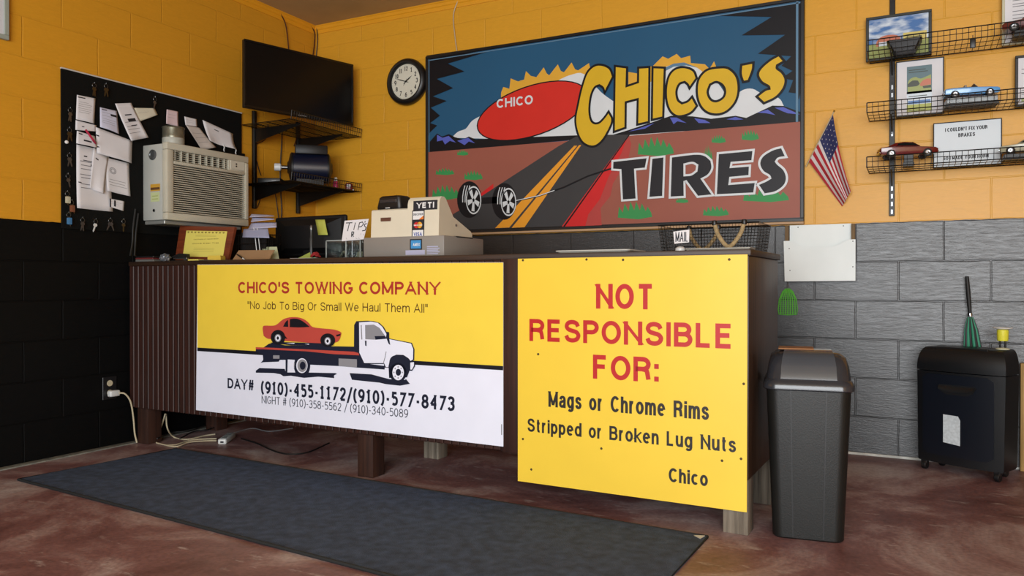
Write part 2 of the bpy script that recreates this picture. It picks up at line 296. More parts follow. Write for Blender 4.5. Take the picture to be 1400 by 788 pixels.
def stroke_text(art, txt, x0, x1, b0, c1, w, mt, put=None, SPC=.36, only=None):
    """set txt between x0 and x1 on baseline b0 with capitals reaching c1; w is the stroke width over the cap height"""
    cap = c1-b0; s = w*cap; GAP = .12; seq = [(ch, GL.get(ch)) for ch in txt]
    kw = sum(g[0]+GAP if g else SPC for ch, g in seq)-GAP; ks = sum(1 for ch, g in seq if g)*s
    kx = (x1-x0-ks)/kw; pen = x0; places = []; wi = 0; h_ = art.h; np_ = 0
    for ch, g in seq:
        if g is None: pen += SPC*kx; wi += 1; continue
        if only in (None, wi): places.append((pen, g))
        pen += (g[0]+GAP)*kx+s
    for (p, g) in places:
        for full in g[1]:
          ys = [q[1] for q in full]; lo, hi = min(ys), max(ys); pieces = [[full[0]]]
          for i in range(1, len(full)-1):
            a_ = Vector(full[i])-Vector(full[i-1]); b_ = Vector(full[i+1])-Vector(full[i]); pieces[-1].append(full[i])
            if a_.length > 1e-6 and b_.length > 1e-6 and a_.angle(b_) > 1.75: pieces.append([full[i]])
          pieces[-1].append(full[-1])
          for path in pieces:
            closed = len(path) > 3 and abs(path[0][0]-path[-1][0])+abs(path[0][1]-path[-1][1]) < 1e-6
            pts = [Vector((p+s/2+q[0]*kx, b0+s/2+q[1]*(cap-s))) for q in (path[:-1] if closed else path)]
            if not closed:
                for e, nx in ((0, 1), (-1, -2)):
                    d = pts[e]-pts[nx]
                    if d.length > 1e-9:
                        u = d.normalized()
                        if abs(u.y) > .45 and (abs(path[e][1]-lo) < .02 or abs(path[e][1]-hi) < .02) and (len(path) < 5 or abs(u.x) < .02): pts[e] = pts[e]+u*(s/2 if abs(u.x) < .05 else s*.8)
            n0 = len(art.mb.v); np_ += 1; art.h = h_+.00006*(np_ % 4); art.stroke([tuple(q) for q in pts], s, mt, closed); art.h = h_
            y0 = b0+s/2+lo*(cap-s)-s/2; y1 = b0+s/2+hi*(cap-s)+s/2
            for i in range(n0, len(art.mb.v)):
                v = art.mb.v[i]; b = (v-art.fr.o).dot(art.fr.V)
                if b > y1: art.mb.v[i] = v-art.fr.V*(b-y1)
                elif b < y0: art.mb.v[i] = v+art.fr.V*(y0-b)
                if put: art.mb.v[i] = put(art.mb.v[i])
# ------------------------------------------------------------------ flat artwork: polygons, strokes and lettering on a plane
def smooth_poly(pts, n=5, ang=50):
    N = len(pts); P2 = [Vector((p[0], p[1])) for p in pts]; sharp = []
    for i in range(N):
        a = P2[i]-P2[i-1]; b = P2[(i+1) % N]-P2[i]
        sharp.append(a.length < 1e-9 or b.length < 1e-9 or a.angle(b) > math.radians(ang))
    out = []
    for i in range(N):
        p1, p2 = P2[i], P2[(i+1) % N]; p0, p3 = P2[i-1], P2[(i+2) % N]
        if sharp[i]: p0 = p1*2-p2
        if sharp[(i+1) % N]: p3 = p2*2-p1
        for k in range(n):
            t = k/n
            out.append(tuple(.5*((2*p1)+(p2-p0)*t+(2*p0-5*p1+4*p2-p3)*t*t+(3*p1-p0-3*p2+p3)*t**3)))
    return out
class Art:
    STEP = .00035
    def __init__(s, fr, zoom=None, h0=.0004):
        s.fr = fr; s.mb = MB(); s.mb.flat = True; s.z = zoom; s.h = h0
    def q(s, p):
        if s.z: x0, y0, sc = s.z; p = (x0+p[0]/sc, y0+p[1]/sc)
        return s.fr.px(*p)
    def up(s): s.h += s.STEP; return s
    def poly(s, pts, mt, holes=(), sm=0, uv=False, ang=50):
        loops = []
        for lp in [pts]+list(holes):
            l = [tuple(p) for p in lp] if uv else [s.q(p) for p in lp]
            if sm: l = smooth_poly(l, sm, ang)
            loops.append(l)
        flat = [p for l in loops for p in l]
        tris = tessellate_polygon([[Vector((a, b, 0)) for a, b in l] for l in loops])
        fs = []
        for t in tris:
            a, b, c = (flat[i] for i in t)
            cr = (b[0]-a[0])*(c[1]-a[1])-(b[1]-a[1])*(c[0]-a[0])
            if abs(cr) > 1e-12: fs.append(tuple(t) if cr > 0 else tuple(reversed(t)))
        s.mb.raw([s.fr.w(a, b, s.h) for a, b in flat], fs, mt)
        s.last = loops
        return s
    def stroke(s, pts, w, mt, closed=True, uv=True):
        l = [Vector(p) if uv else Vector(s.q(p)) for p in pts]; N = len(l); vs = []
        for i in range(N):
            a = l[i-1] if (closed or i) else l[i]; b = l[(i+1) % N] if (closed or i < N-1) else l[i]
            t1 = (l[i]-a); t2 = (b-l[i])
            if t1.length < 1e-9: t1 = t2
            if t2.length < 1e-9: t2 = t1
            t1 = t1.normalized(); t2 = t2.normalized(); n1 = Vector((-t1.y, t1.x)); n2 = Vector((-t2.y, t2.x))
            mm = n1+n2; mm = mm.normalized() if mm.length > 1e-6 else n1
            k = min(1/max(mm.dot(n1), .35), 1.8)
            vs += [l[i]+mm*w/2*k, l[i]-mm*w/2*k]
        fs = [(2*i+1, (2*i+3) % (2*N), (2*i+2) % (2*N), 2*i) for i in range(N if closed else N-1)]
        s.mb.raw([s.fr.w(p.x, p.y, s.h) for p in vs], fs, mt); return s
    def ell(s, c, rx, ry, mt, n=28, rot=0.0, uv=False):
        """ellipse given in the drawing's own pixels"""
        pts = []
        for k in range(n):
            a = 2*math.pi*k/n; x = rx*math.cos(a); y = ry*math.sin(a)
            pts.append((c[0]+x*math.cos(rot)-y*math.sin(rot), c[1]+x*math.sin(rot)+y*math.cos(rot)))
        return s.poly(pts, mt, uv=uv)
    def text(s, txt, bl, tr, mt, w=.18, uv=False, SPC=.36, only=None):
        """bl: left end of the baseline, tr: right end at cap height"""
        (x0, b0), (x1, c1) = (bl, tr) if uv else (s.q(bl), s.q(tr))
        stroke_text(s, txt, x0, x1, b0, c1, w, mt, None, SPC, only); return s
    def line(s, parent, *a_, **k):
        """one line of lettering as a part of its own"""
        for i in range(len(a_[0].split(' '))):
            t = Art(s.fr, s.z, s.h); t.text(*a_, only=i, **k); t.build('lettering', parent)
    def text_rot(s, txt, c, ang, cap, width, mt, w=.2):
        fr = s.fr; o = fr.w(c[0], c[1], 0)
        def put(v):
            d = v-o; x, y, h = d.dot(fr.U), d.dot(fr.V), d.dot(fr.N)
            return o+fr.U*(x*math.cos(ang)-y*math.sin(ang))+fr.V*(x*math.sin(ang)+y*math.cos(ang))+fr.N*h
        stroke_text(s, txt, c[0]-width/2, c[0]+width/2, c[1]-cap/2, c[1]+cap/2, w, mt, put); return s
    def build(s, name, parent, label=None, **k): return s.mb.build(name, parent, label, world=True, smooth=0, **k)
def flat_slab(fr, pts, t, mt, mb=None):
    """a sheet or board of thickness t behind the plane fr whose outline is given in photo pixels (or uv)"""
    mb = mb or MB(); l = [fr.px(*p) for p in pts]; n = len(l)
    mb.raw([fr.w(a, b, h) for h in (0, -t) for a, b in l], [tuple(range(n)), tuple(reversed(range(n, 2*n)))]+[(k, n+k, n+(k+1) % n, (k+1) % n) for k in range(n)], mt)
    return mb

BLACK = mat('black_plastic', '#0d0e10', .42, var=.1); MBLACK = mat('black_metal', '#0e0d0c', .4, .3, var=.15, bump=.05)
WHITE = mat('white_print', '#dcdcdc', .55); PAPER = mat('paper', '#d4d4d8', .8, var=.04); INK = mat('ink_grey', '#77777c', .8); DINK = mat('ink_dark', '#1c1b22', .7)
CHROME = mat('chrome', '#b8bcc0', .18, 1.0); STEEL = mat('steel', '#8c8f92', .35, 1.0, var=.1)

# ================================================================== THE SETTING
H = 2.805
XR, YF = 6.9, -8.9
MB().box(-.2, XR+.2, YF, .2, -.12, 0, floor_mat()).build('floor', kind='structure')
MB().box(-.2, XR+.2, YF, .2, H, H+.12, mat('ceiling_board', '#b59b6e', .8, var=.12, vscale=2.5, bump=.05)).build('ceiling', kind='structure')
# row 0 joints: back wall x = 3.880 + n*.4064, left wall s = .110 + n*.4064
MB().box(0, XR+.2, 0, .2, 0, H, block_wall('painted_block_back', 'x', .2032-(3.880 % .4064)+.4064*4, '#d39a2a', '#1c1e22', .36, .85)).build('wall_back', kind='structure')
lw = block_wall('painted_block_left', 'y', .2032-.110+.4064*4, '#cb9124', '#050607', .6, .15)
MB().box(-.2, 0, YF, .2, 0, H, lw).build('wall_left', kind='structure')
MB().box(XR, XR+.2, YF, 0, 0, H, mat('painted_block_right', '#c9921f', .6, var=.05)).build('wall_right', kind='structure')
CROWN = mat('crown_paint', '#d9981c', .5)
def crown(name, a, b, n):
    """small moulding under the ceiling between two points; n points into the room"""
    a = Vector(a); b = Vector(b); n = Vector(n); m_ = MB()
    prof = [(0, -.058), (.006, -.058), (.008, -.050), (.008, -.034), (.014, -.028), (.016, -.012), (.022, -.006), (.022, 0), (0, 0)]
    m_.loft([[p+n*q+Vector((0, 0, H+z)) for q, z in prof] for p in (a, b)], CROWN)
    m_.build(name, kind='structure')
crown('trim_1', (0, 0, 0), (XR, 0, 0), (0, -1, 0)); crown('trim_2', (0, -.001, 0), (0, YF, 0), (1, 0, 0))
CAULK = mat('caulk_grey', '#b9bab4', .8, var=.2, vscale=20, bump=.3)
MB().box(0.06, XR, -.012, 0, 0, .014, CAULK, .004).build('trim_3', kind='structure')
MB().box(0, .055, YF, -.0, 0, .006, mat('bare_concrete', '#7d7f78', .85, var=.35, vscale=18, bump=.4), .002).build('trim_4', kind='structure')
MB().tube([(0.012, YF+.1, H-.006), (.014, -2, H-.007), (.012, -.03, H-.006)], .006, mat('dark_gap', '#1a120a', .9)).build('trim_5', kind='structure')

# ================================================================== THE SERVICE COUNTER
CRZ = -math.atan(.022); CO = Vector((.02, -1.565, 0)); cu_ = Vector((math.cos(CRZ), math.sin(CRZ), 0))
CF = Frame(CO, cu_, (0, 0, 1))
ctr = thing('service_counter', 'long dark wood service counter on short posts with fluted front', 'counter', CO, CRZ)
REDW = wood('red_brown_wood', '#1e0c07', '#3a1a10', 'Z', .55); DKW = wood('dark_brown_wood', '#21140d', '#4a3426', 'Z', .42); GREYW = wood('weathered_post', '#4a4238', '#8b8172', 'Z', .8)
POSTW = wood('post_brown', '#22100a', '#3f2418', 'Z', .6); TOPW = wood('counter_top_wood', '#20130b', '#3c2718', 'X', .5)
fp = MB(); L_ = 3.412
fp.box(.0, L_-.002, .010, .022, .205, 1.0, REDW)
k = 0; x = .0
while x < 2.40:
    fp.box(x+.003, min(x+.0385, 2.40), 0, .012, .205, 1.0, REDW, .003, 1); x += .0415
fp.build('front_panel', ctr, smooth=0)
b_ = MB(); b_.box(2.405, 2.535, -.002, .004, .20, 1.004, REDW, .003)
b_.build('trim_board', ctr, 'smooth red-brown board between the two signs')
MB().box(L_-.02, L_, .004, .575, .20, 1.0, DKW, .002).build('side_panel', ctr)
MB().box(-.005, L_+.008, -.001, .60, 1.0, 1.024, TOPW, .004).build('countertop', ctr)
MB().box(0.005, L_-.02, .56, .575, .25, 1.0, DKW).build('rear_panel', ctr)
for (px_, py_, mt) in ((.035, .025, POSTW), (1.62, .025, POSTW), (3.32, .012, GREYW), (1.67, .49, GREYW), (3.32, .45, GREYW), (.04, .49, POSTW)):
    MB().box(px_, px_+.09, py_, py_+.088, 0, .995, mt, .003).build('post', ctr)

# ------------------------------------------------------------------ vinyl towing banner on the counter
BY = mat('vinyl_yellow', '#e6c842', .45, var=.02); BW = mat('vinyl_white', '#dcdfee', .45, var=.02); BK = mat('print_black', '#15151c', .5, spec=.25); BR = mat('print_red', '#a3302a', .5, spec=.25)
CARR = mat('print_car_red', '#b2463c', .5, spec=.25); NAVY = mat('print_navy', '#1b1f30', .5, spec=.25); GREY = mat('print_grey', '#85858b', .5, spec=.25); BTXT = mat('print_brown', '#4a2a1a', .5, spec=.25)
BANF = Frame(CO+CF.N*.006, cu_, (0, 0, 1))
ban = thing('banner', 'wide yellow and white vinyl banner picturing a tow truck carrying a red car', 'banner', P(478, 570, 'y', -1.602))
flat_slab(BANF, [(270, 362), (688, 359), (688, 611), (268, 561)], .0025, BW).build('vinyl_sheet', ban, world=True, smooth=0)
Z1 = (260, 350, 2.9182)
a = Art(BANF, Z1, .0006)
a.poly([(29, 36), (1249, 27), (1249, 446), (29, 374)], BY); a.up()
a.poly([(29, 366), (1249, 440), (1249, 457), (29, 380)], BK); a.up()
a.z = (350, 420, 6.087)
a.poly([(0, 530), (30, 508), (240, 515), (250, 545), (420, 545), (660, 550), (676, 556), (650, 570), (652, 592), (520, 580), (400, 590), (290, 572), (230, 577), (205, 560), (150, 550), (0, 547)], NAVY)
a.poly([(780, 550), (960, 560), (1110, 600), (1240, 606), (1250, 600), (1282, 640), (1200, 655), (1080, 642), (1030, 630), (800, 606)], NAVY); a.up()
# flat bed and chassis
a.poly([(60, 340), (110, 305), (160, 300), (240, 318), (560, 325), (830, 330), (862, 372), (885, 440), (900, 468), (1068, 490), (1070, 520), (850, 505), (690, 492), (450, 480), (450, 455), (330, 440), (265, 436), (262, 560), (248, 560), (248, 440), (200, 440), (190, 455), (60, 460), (40, 466), (62, 440), (58, 395), (0, 372), (0, 350)], NAVY); a.up()
a.poly([(0, 334), (62, 336), (412, 352), (855, 374), (860, 402), (650, 392), (412, 368), (62, 352), (0, 352)], CARR)
a.poly([(145, 402), (198, 402), (198, 430), (145, 430)], GREY); a.poly([(690, 428), (842, 435), (842, 502), (690, 492)], GREY)
a.poly([(292, 438), (326, 440), (322, 512), (277, 508)], BW)
a.ell((385, 488), 68, 98, NAVY); a.up(); a.ell((385, 488), 47, 62, BW); a.up(); a.ell((388, 488), 40, 53, GREY); a.up(); a.ell((392, 488), 24, 34, NAVY)
# cab
a.poly([(820, 150), (838, 118), (930, 114), (985, 118), (1030, 132), (1066, 165), (1100, 225), (1115, 262), (1300, 298), (1322, 350), (1320, 440), (1290, 458), (1110, 470), (1108, 522), (1070, 518), (1068, 474), (905, 474), (885, 440), (862, 384), (818, 372)], NAVY); a.up()
a.poly([(862, 128), (960, 121), (1018, 132), (1056, 166), (1094, 232), (1108, 266), (1294, 304), (1312, 350), (1310, 436), (1290, 448), (1272, 425), (1230, 398), (1170, 396), (1135, 415), (1112, 465), (1105, 500), (1085, 500), (1070, 466), (905, 466), (888, 430), (864, 380)], BW); a.up()
a.poly([(840, 130), (850, 124), (850, 368), (830, 362), (834, 200)], NAVY)
a.poly([(912, 150), (985, 146), (1032, 174), (1082, 245), (1092, 264), (1000, 272), (914, 268)], GREY); a.up()
a.poly([(992, 242), (1080, 240), (1090, 264), (1000, 272)], NAVY)
a.poly([(1094, 205), (1112, 210), (1113, 262), (1122, 316), (1108, 305), (1094, 270), (1086, 250)], NAVY); a.poly([(911, 280), (925, 280), (924, 326), (913, 320)], NAVY)
a.stroke([(1088, 370), (1078, 420), (1064, 470)], .004, GREY, False, False); a.stroke([(880, 150), (885, 270)], .006, GREY, False, False)
# front wheel
a.poly([(1112, 470), (1124, 425), (1160, 402), (1232, 404), (1272, 432), (1286, 470), (1282, 525), (1260, 585), (1112, 590), (1108, 500)], NAVY, sm=3)
a.poly([(1075, 505), (1108, 505), (1112, 592), (1082, 578)], BW)
a.ell((1186, 545), 72, 80, NAVY); a.up(); a.ell((1188, 545), 48, 64, BW); a.up(); a.ell((1190, 543), 22, 29, NAVY)
for kk in range(8):
    an = kk*math.pi/4; a.ell((1188+35*math.cos(an), 544+46*math.sin(an)), 5, 7, GREY, 10)
a.poly([(1283, 455), (1326, 452), (1328, 492), (1305, 530), (1282, 530)], NAVY); a.up(); a.poly([(1290, 462), (1320, 458), (1320, 488), (1303, 520), (1290, 520)], BW)
# the red car on the bed
a.poly([(160, 290), (550, 300), (660, 318), (560, 325), (300, 318), (120, 300)], NAVY)
a.poly([(62, 168), (76, 155), (150, 155), (186, 140), (232, 102), (290, 85), (350, 85), (402, 100), (442, 130), (475, 165), (560, 178), (650, 186), (700, 202), (716, 216), (702, 266), (665, 295), (530, 302), (250, 282), (160, 285), (135, 268), (100, 262), (70, 240), (62, 192)], CARR, sm=3); a.up()
a.poly([(232, 163), (258, 118), (298, 99), (350, 98), (402, 122), (455, 166), (350, 170)], BK, sm=3); a.up(); a.poly([(274, 104), (288, 100), (288, 166), (276, 165)], CARR)
a.ell((190, 252), 60, 62, BK); a.ell((604, 275), 62, 56, BK); a.poly([(672, 232), (712, 222), (706, 238), (680, 246)], BK); a.poly([(245, 235), (270, 265), (250, 262)], BK); a.up()
for cx, cy in ((190, 258), (604, 283)):
    a.ell((cx, cy), 27, 33, GREY); a.up(); a.ell((cx, cy), 20, 25, BW); a.up(); a.ell((cx, cy), 10, 14, BK); a.h -= 2*a.STEP
a.poly([(255, 300), (330, 298), (325, 306)], BW); a.poly([(412, 306), (450, 306), (448, 313)], BW)
a.build('artwork', ban)
a = Art(BANF, Z1, .0012)
a.line(ban, "CHICO'S TOWING COMPANY", (192, 149), (998, 103), BR, .2)
a.line(ban, '"No Job To Big Or Small We Haul Them All"', (230, 212), (948, 192), BTXT, .115)
a.line(ban, 'DAY#', (150, 528), (256, 496), NAVY, .19)
a.line(ban, '(910)-455-1172/(910)-577-8473', (283, 549), (1056, 562), NAVY, .19)
a.line(ban, 'NIGHT # (910)-358-5562 / (910)-340-5089', (286, 588), (870, 613), NAVY, .10)
a.poly([(1241, 672), (1245, 672), (1245, 715), (1241, 715)], GREY); a.build('print_mark', ban)

# ------------------------------------------------------------------ yellow metal notice
YF_ = Frame(CO+CF.N*.016, cu_, (0, 0, 1)); SY = mat('sign_yellow', '#e2c03c', .4, var=.03, vscale=4); SR = mat('sign_red', '#b01a1a', .45); SB = mat('sign_black', '#1f1a16', .5)
ys = thing('notice_sign', 'square yellow metal sign with red and black warning text on counter front', 'sign', P(865, 690, 'y', -1.65))
flat_slab(YF_, [(708, 354), (1022, 348), (1021, 701), (708, 658)], .003, SY).build('sign_plate', ys, world=True, smooth=0)
Z2 = (690, 330, 1.9216)
a = Art(YF_, Z2, .0006)
a.line(ys, 'NOT', (240, 177), (393, 112), SR, .19); a.line(ys, 'RESPONSIBLE', (65, 262), (600, 217), SR, .19); a.line(ys, 'FOR:', (232, 361), (405, 306), SR, .19)
a.line(ys, 'Mags or Chrome Rims', (115, 435), (537, 425), SB, .17, SPC=.6); a.line(ys, 'Stripped or Broken Lug Nuts', (60, 500), (608, 516), SB, .17, SPC=.55); a.line(ys, 'Chico', (431, 632), (534, 607), SB, .18)
SCR = mat('rusty_screw', '#4a3a1c', .6, .4)
for (u, v) in ((48, 50), (311, 49), (590, 48), (88, 297), (254, 545), (571, 577), (621, 572), (48, 520), (628, 375), (70, 600), (215, 48)):
    p = YF_.px(690+u/1.9216, 330+v/1.9216); w = YF_.w(p[0], p[1], 0); X = Matrix.Translation(w) @ rotm('X', math.pi/2)
    sc_ = MB(); sc_.lathe([(.005, 0), (.0045, .0016), (0, .002)], SCR, 10, X); sc_.build('screw', ys, world=True)

# ------------------------------------------------------------------ the big painted board on the back wall
SF = back(-.032)
sg = thing('painted_sign', 'very large framed painted sign of a desert road and tall yellow letters', 'sign', (2.21, -.016, 1.243))
FRB = mat('frame_black', '#101114', .4); SKY = mat('paint_blue', '#255577', .45, var=.05, vscale=1.5, spec=.25); GRD = mat('paint_clay', '#96584a', .45, var=.06, vscale=2, spec=.25); ROAD = mat('paint_asphalt', '#3c3c3e', .45, spec=.25)
PBLK = mat('paint_black', '#121217', .45, spec=.25); PWH = mat('paint_white', '#d2d8dc', .45, spec=.25); PSUN = mat('paint_sun', '#d8a53a', .45, spec=.25); PVIO = mat('paint_violet', '#5560b8', .45, spec=.25)
PGRN = mat('paint_green', '#3a8e50', .5, spec=.25); PORA = mat('paint_orange', '#e39a2e', .45, spec=.25); PGOLD = mat('paint_gold', '#d3ad2a', .4, spec=.25); PRED = mat('paint_red', '#c8282a', .45, spec=.25); PLET = mat('paint_charcoal', '#232328', .45, spec=.25); PLINE = mat('paint_line_blue', '#5c7f9a', .45, spec=.25)
flat_slab(SF, [(583, 76), (1098, 0), (1098, 303), (583, 318)], .030, FRB).build('board', sg, world=True, smooth=0)
lt = SF.px(583, 76); rb = SF.px(1098, 303); x0, x1 = lt[0], rb[0]; z1 = (SF.px(583, 76)[1]+SF.px(1098, 0)[1])/2; z0 = (SF.px(583, 318)[1]+rb[1])/2
fm = MB()
for (ax, bx, az, bz) in ((x0-.004, x1+.004, z1-.014, z1+.004), (x0-.004, x1+.004, z0-.006, z0+.012), (x0-.004, x0+.014, z0+.012, z1-.014), (x1-.014, x1+.004, z0+.012, z1-.014)):
    fm.box(ax, bx, -.040, -.0, az, bz, FRB, .002, 1)
fm.build('frame', sg, world=True)
MB().box(x0-.004, x1+.004, -.043, 0, z0-.020, z0-.0062, mat('frame_lip_pale', '#b08f6c', .6), .002, 1).build('bottom_lip', sg, 'pale wooden strip along the bottom of the frame', world=True)
Z3 = (570, 0, 2.387)
a = Art(SF, Z3, .0004); I = .016
a.poly([(x0+I, z0+I), (x1-I, z0+I), (x1-I, z1-I), (x0+I, z1-I)], SKY, uv=True); a.up()
# sun behind the clouds
a.poly([(272, 430), (275, 302), (282, 284), (302, 290), (306, 256), (330, 266), (350, 260), (356, 232), (372, 248), (390, 252), (414, 220), (424, 240), (432, 246), (460, 210), (470, 232), (480, 236), (505, 204), (516, 226), (526, 230), (562, 206), (600, 420)], PSUN)
a.poly([(690, 270), (690, 235), (720, 240), (745, 220), (770, 216), (802, 184), (820, 192), (848, 176), (862, 190), (892, 182), (894, 206), (940, 210), (955, 225), (970, 200), (978, 222), (985, 300), (690, 300)], PSUN); a.up()
# clouds
a.poly([(115, 448), (135, 430), (160, 420), (180, 395), (215, 375), (300, 330), (430, 280), (470, 258), (505, 244), (545, 242), (600, 300), (640, 330), (690, 280), (760, 270), (795, 230), (830, 212), (870, 206), (915, 222), (950, 250), (985, 275), (1020, 330), (1060, 296), (1095, 290), (1130, 308), (1180, 320), (1197, 345), (1150, 380), (640, 455), (120, 450)], PWH, sm=4, ang=75); a.up()
a.poly([(796, 243), (808, 222), (838, 208), (872, 204), (918, 222), (880, 214), (838, 218), (815, 230)], PLINE)
# far mountains
a.poly([(36, 470), (66, 436), (82, 446), (105, 438), (125, 448), (150, 455), (170, 446), (192, 455), (300, 450), (520, 442), (640, 440), (690, 425), (760, 402), (830, 378), (900, 380), (960, 388), (1040, 378), (1075, 385), (1160, 345), (1196, 346), (1258, 368), (1258, 400), (640, 445), (36, 500)], PBLK); a.up()
for pl in ([(66, 440), (84, 450), (104, 444), (128, 466), (108, 460), (92, 472), (84, 458), (66, 462)], [(132, 460), (168, 450), (190, 468), (170, 462), (156, 474)], [(690, 430), (735, 416), (775, 402), (745, 420)],
           [(826, 384), (848, 384), (880, 402), (850, 396), (838, 406)], [(905, 386), (940, 392), (958, 402), (920, 402)], [(1010, 390), (1040, 382), (1066, 390), (1040, 392)], [(1112, 368), (1145, 358), (1170, 376), (1140, 370)], [(1168, 352), (1196, 350), (1250, 374), (1210, 370), (1190, 362)]):
    a.poly(pl, PVIO)
# ground
zl = SF.px(570+38/2.387, 497/2.387)[1]; zr = SF.px(570+1258/2.387, 397/2.387)[1]
a.poly([(x0+I, z0+I), (x1-I, z0+I), (x1-I, zr), (x0+I, zl)], GRD, uv=True); a.up()
def tuft(c, w, h):
    pts = [(c[0]-w/2, c[1]+h*.35)]; n_ = 6
    for i in range(n_):
        f_ = (i+.5)/n_; tall = h*(.55+.45*math.sin(math.pi*f_)); pts.append((c[0]-w/2+w*(f_-.05), c[1]+h*.35-tall)); pts.append((c[0]-w/2+w*(f_+.06), c[1]+h*.35-tall*.45))
    pts.append((c[0]+w/2, c[1]+h*.3)); pts.append((c[0]+w*.1, c[1]+h*.45)); a.poly(pts, PGRN)
for c, w, h in (((92, 562), 60, 22), ((95, 632), 90, 45), ((150, 500), 36, 18), ((185, 575), 60, 30), ((780, 484), 118, 58), ((985, 456), 46, 26), ((1088, 444), 56, 34), ((712, 692), 112, 54), ((976, 692), 84, 32), ((866, 655), 40, 18), ((1140, 640), 150, 45), ((950, 512), 30, 60)): tuft(c, w, h)
# red verge, road and centre lines
a.poly([(690, 441), (700, 470), (690, 520), (640, 600), (632, 640), (600, 680), (604, 745), (468, 748)], mat('paint_verge', '#ad4440', .45, spec=.25)); a.up()
a.poly([(690, 441), (668, 500), (625, 580), (598, 650), (560, 700), (548, 745), (468, 748), (560, 620)], PRED)
a.poly([(112, 706), (250, 600), (250, 640), (150, 740)], PRED)
a.up()
bz = z0+I
a.poly([SF.px(570+p[0]/2.387, p[1]/2.387) for p in ((118, 700), (200, 648), (462, 478), (520, 446), (600, 440), (692, 440))]+[(SF.px(570+474/2.387, 748/2.387)[0], bz), (SF.px(570+115/2.387, 755/2.387)[0], bz)], ROAD, uv=True); a.up()
a.poly([(514, 476), (524, 476), (302, 743), (256, 745)], PORA); a.poly([(530, 474), (537, 474), (352, 742), (310, 744)], PORA)
a.poly([(692, 440), (696, 440), (478, 748), (472, 748)], PBLK); a.up()
# jagged black corners
a.poly([(36, 186), (236, 168), (102, 208), (156, 234), (66, 258), (119, 288), (53, 315), (98, 330), (46, 352), (76, 378), (44, 402), (67, 410), (44, 432), (36, 445)], PBLK)
a.poly([(972, 52), (1255, 8), (1255, 290), (1247, 326), (1238, 305), (1213, 302), (1228, 262), (1190, 256), (1226, 232), (1190, 215), (1222, 184), (1113, 176), (1202, 114), (1060, 116), (1158, 56)], PBLK); a.up()
for (ax, bx, az, bz2) in ((x0+I, x1-I, z1-I-.012, z1-I-.006), (x0+I+.004, x0+I+.010, zl, z1-I), (x1-I-.022, x1-I-.010, zr, z1-I)):
    a.poly([(ax, az), (bx, az), (bx, bz2), (ax, bz2)], PLINE, uv=True)
# a pair of tyres on an axle
a.poly([(186, 648), (262, 642), (262, 664), (184, 668)], PBLK)
for cx, cy in ((172, 652), (286, 658)):
    a.ell((cx, cy), 40, 60, PBLK); a.up()
    for d in (-22, -14, -6):
        a.stroke([(cx+d+8*abs(t_)**2, cy+46*t_) for t_ in (-1, -.6, -.2, .2)], .006, PWH, False, False)
    a.ell((cx+14, cy+2), 25, 46, PWH); a.up(); a.ell((cx+14, cy+2), 22, 41, PBLK); a.up()
    for kk in range(5):
        an = kk*2*math.pi/5+.4; dx, dy = 19*math.cos(an), 36*math.sin(an); ex, ey = 5*math.sin(an), -9*math.cos(an)
        a.poly([(cx+14+ex*.5, cy+2+ey*.5), (cx+14+dx+ex, cy+2+dy+ey), (cx+14+dx-ex, cy+2+dy-ey), (cx+14-ex*.5, cy+2-ey*.5)], PWH)
    a.h -= 3*a.STEP
a.up(); a.up(); a.up()
a.stroke([(325, 656), (400, 640), (480, 612), (560, 575), (640, 549)], .010, PBLK, False, False); a.up(); a.stroke([(325, 655), (400, 639), (450, 622)], .005, PWH, False, False)
# plain red oval badge
a.ell((378, 362), 190, 82, PBLK, 40, -.33); a.up(); a.ell((378, 362), 186, 78, mat('paint_badge_red', '#cc2f26', .45, spec=.25), 40, -.33); a.up()
a.build('artwork', sg)
a = Art(SF, Z3, .0075)
p0 = SF.px(570+262/2.387, 340/2.387); p1 = SF.px(570+380/2.387, 325/2.387)
a.text_rot('CHICO', ((p0[0]+p1[0])/2, (p0[1]+p1[1])/2), math.atan2(p1[1]-p0[1], p1[0]-p0[0])*.3+.0, .058, abs(p1[0]-p0[0]), PWH, .2)
a.build('lettering', sg); a = Art(SF, Z3, .0065)
a.z = (780, 50, 2.815)
def letter(pts, fill, edge, w, holes=(), sm=5, ang=52):
    a.poly(pts, fill, holes, sm, ang=ang); lp = a.last; a.h += a.STEP
    for l in lp: a.stroke(l, w, edge)
    a.h -= a.STEP
GB = (PGOLD, PBLK, .013)
letter([(165, 155), (152, 124), (122, 110), (92, 114), (64, 142), (44, 200), (30, 262), (20, 320), (28, 370), (48, 408), (80, 424), (108, 416), (136, 384), (162, 326), (148, 289), (132, 312), (112, 332), (92, 334), (79, 318), (74, 280), (80, 230), (94, 198), (112, 188), (126, 198), (133, 218)], *GB)
letter([(172, 114), (219, 120), (217, 192), (261, 177), (262, 121), (305, 118), (303, 330), (258, 340), (260, 242), (214, 254), (213, 352), (168, 368)], *GB)
letter([(317, 119), (364, 121), (358, 312), (314, 322)], *GB)
letter([(487, 161), (474, 132), (440, 119), (405, 125), (380, 152), (369, 200), (371, 250), (385, 288), (410, 307), (440, 305), (468, 292), (488, 268), (469, 232), (452, 250), (430, 258), (414, 244), (409, 212), (420, 184), (440, 176), (452, 186), (459, 201)], *GB)
letter([(574, 120), (610, 124), (640, 155), (648, 205), (636, 252), (604, 288), (565, 301), (525, 292), (498, 262), (487, 215), (494, 165), (525, 130)], *GB, holes=[[(562, 176), (586, 188), (596, 212), (588, 236), (562, 250), (540, 242), (529, 215), (538, 186)]])
letter([(658, 110), (705, 101), (702, 130), (686, 172), (665, 176), (656, 145)], *GB)
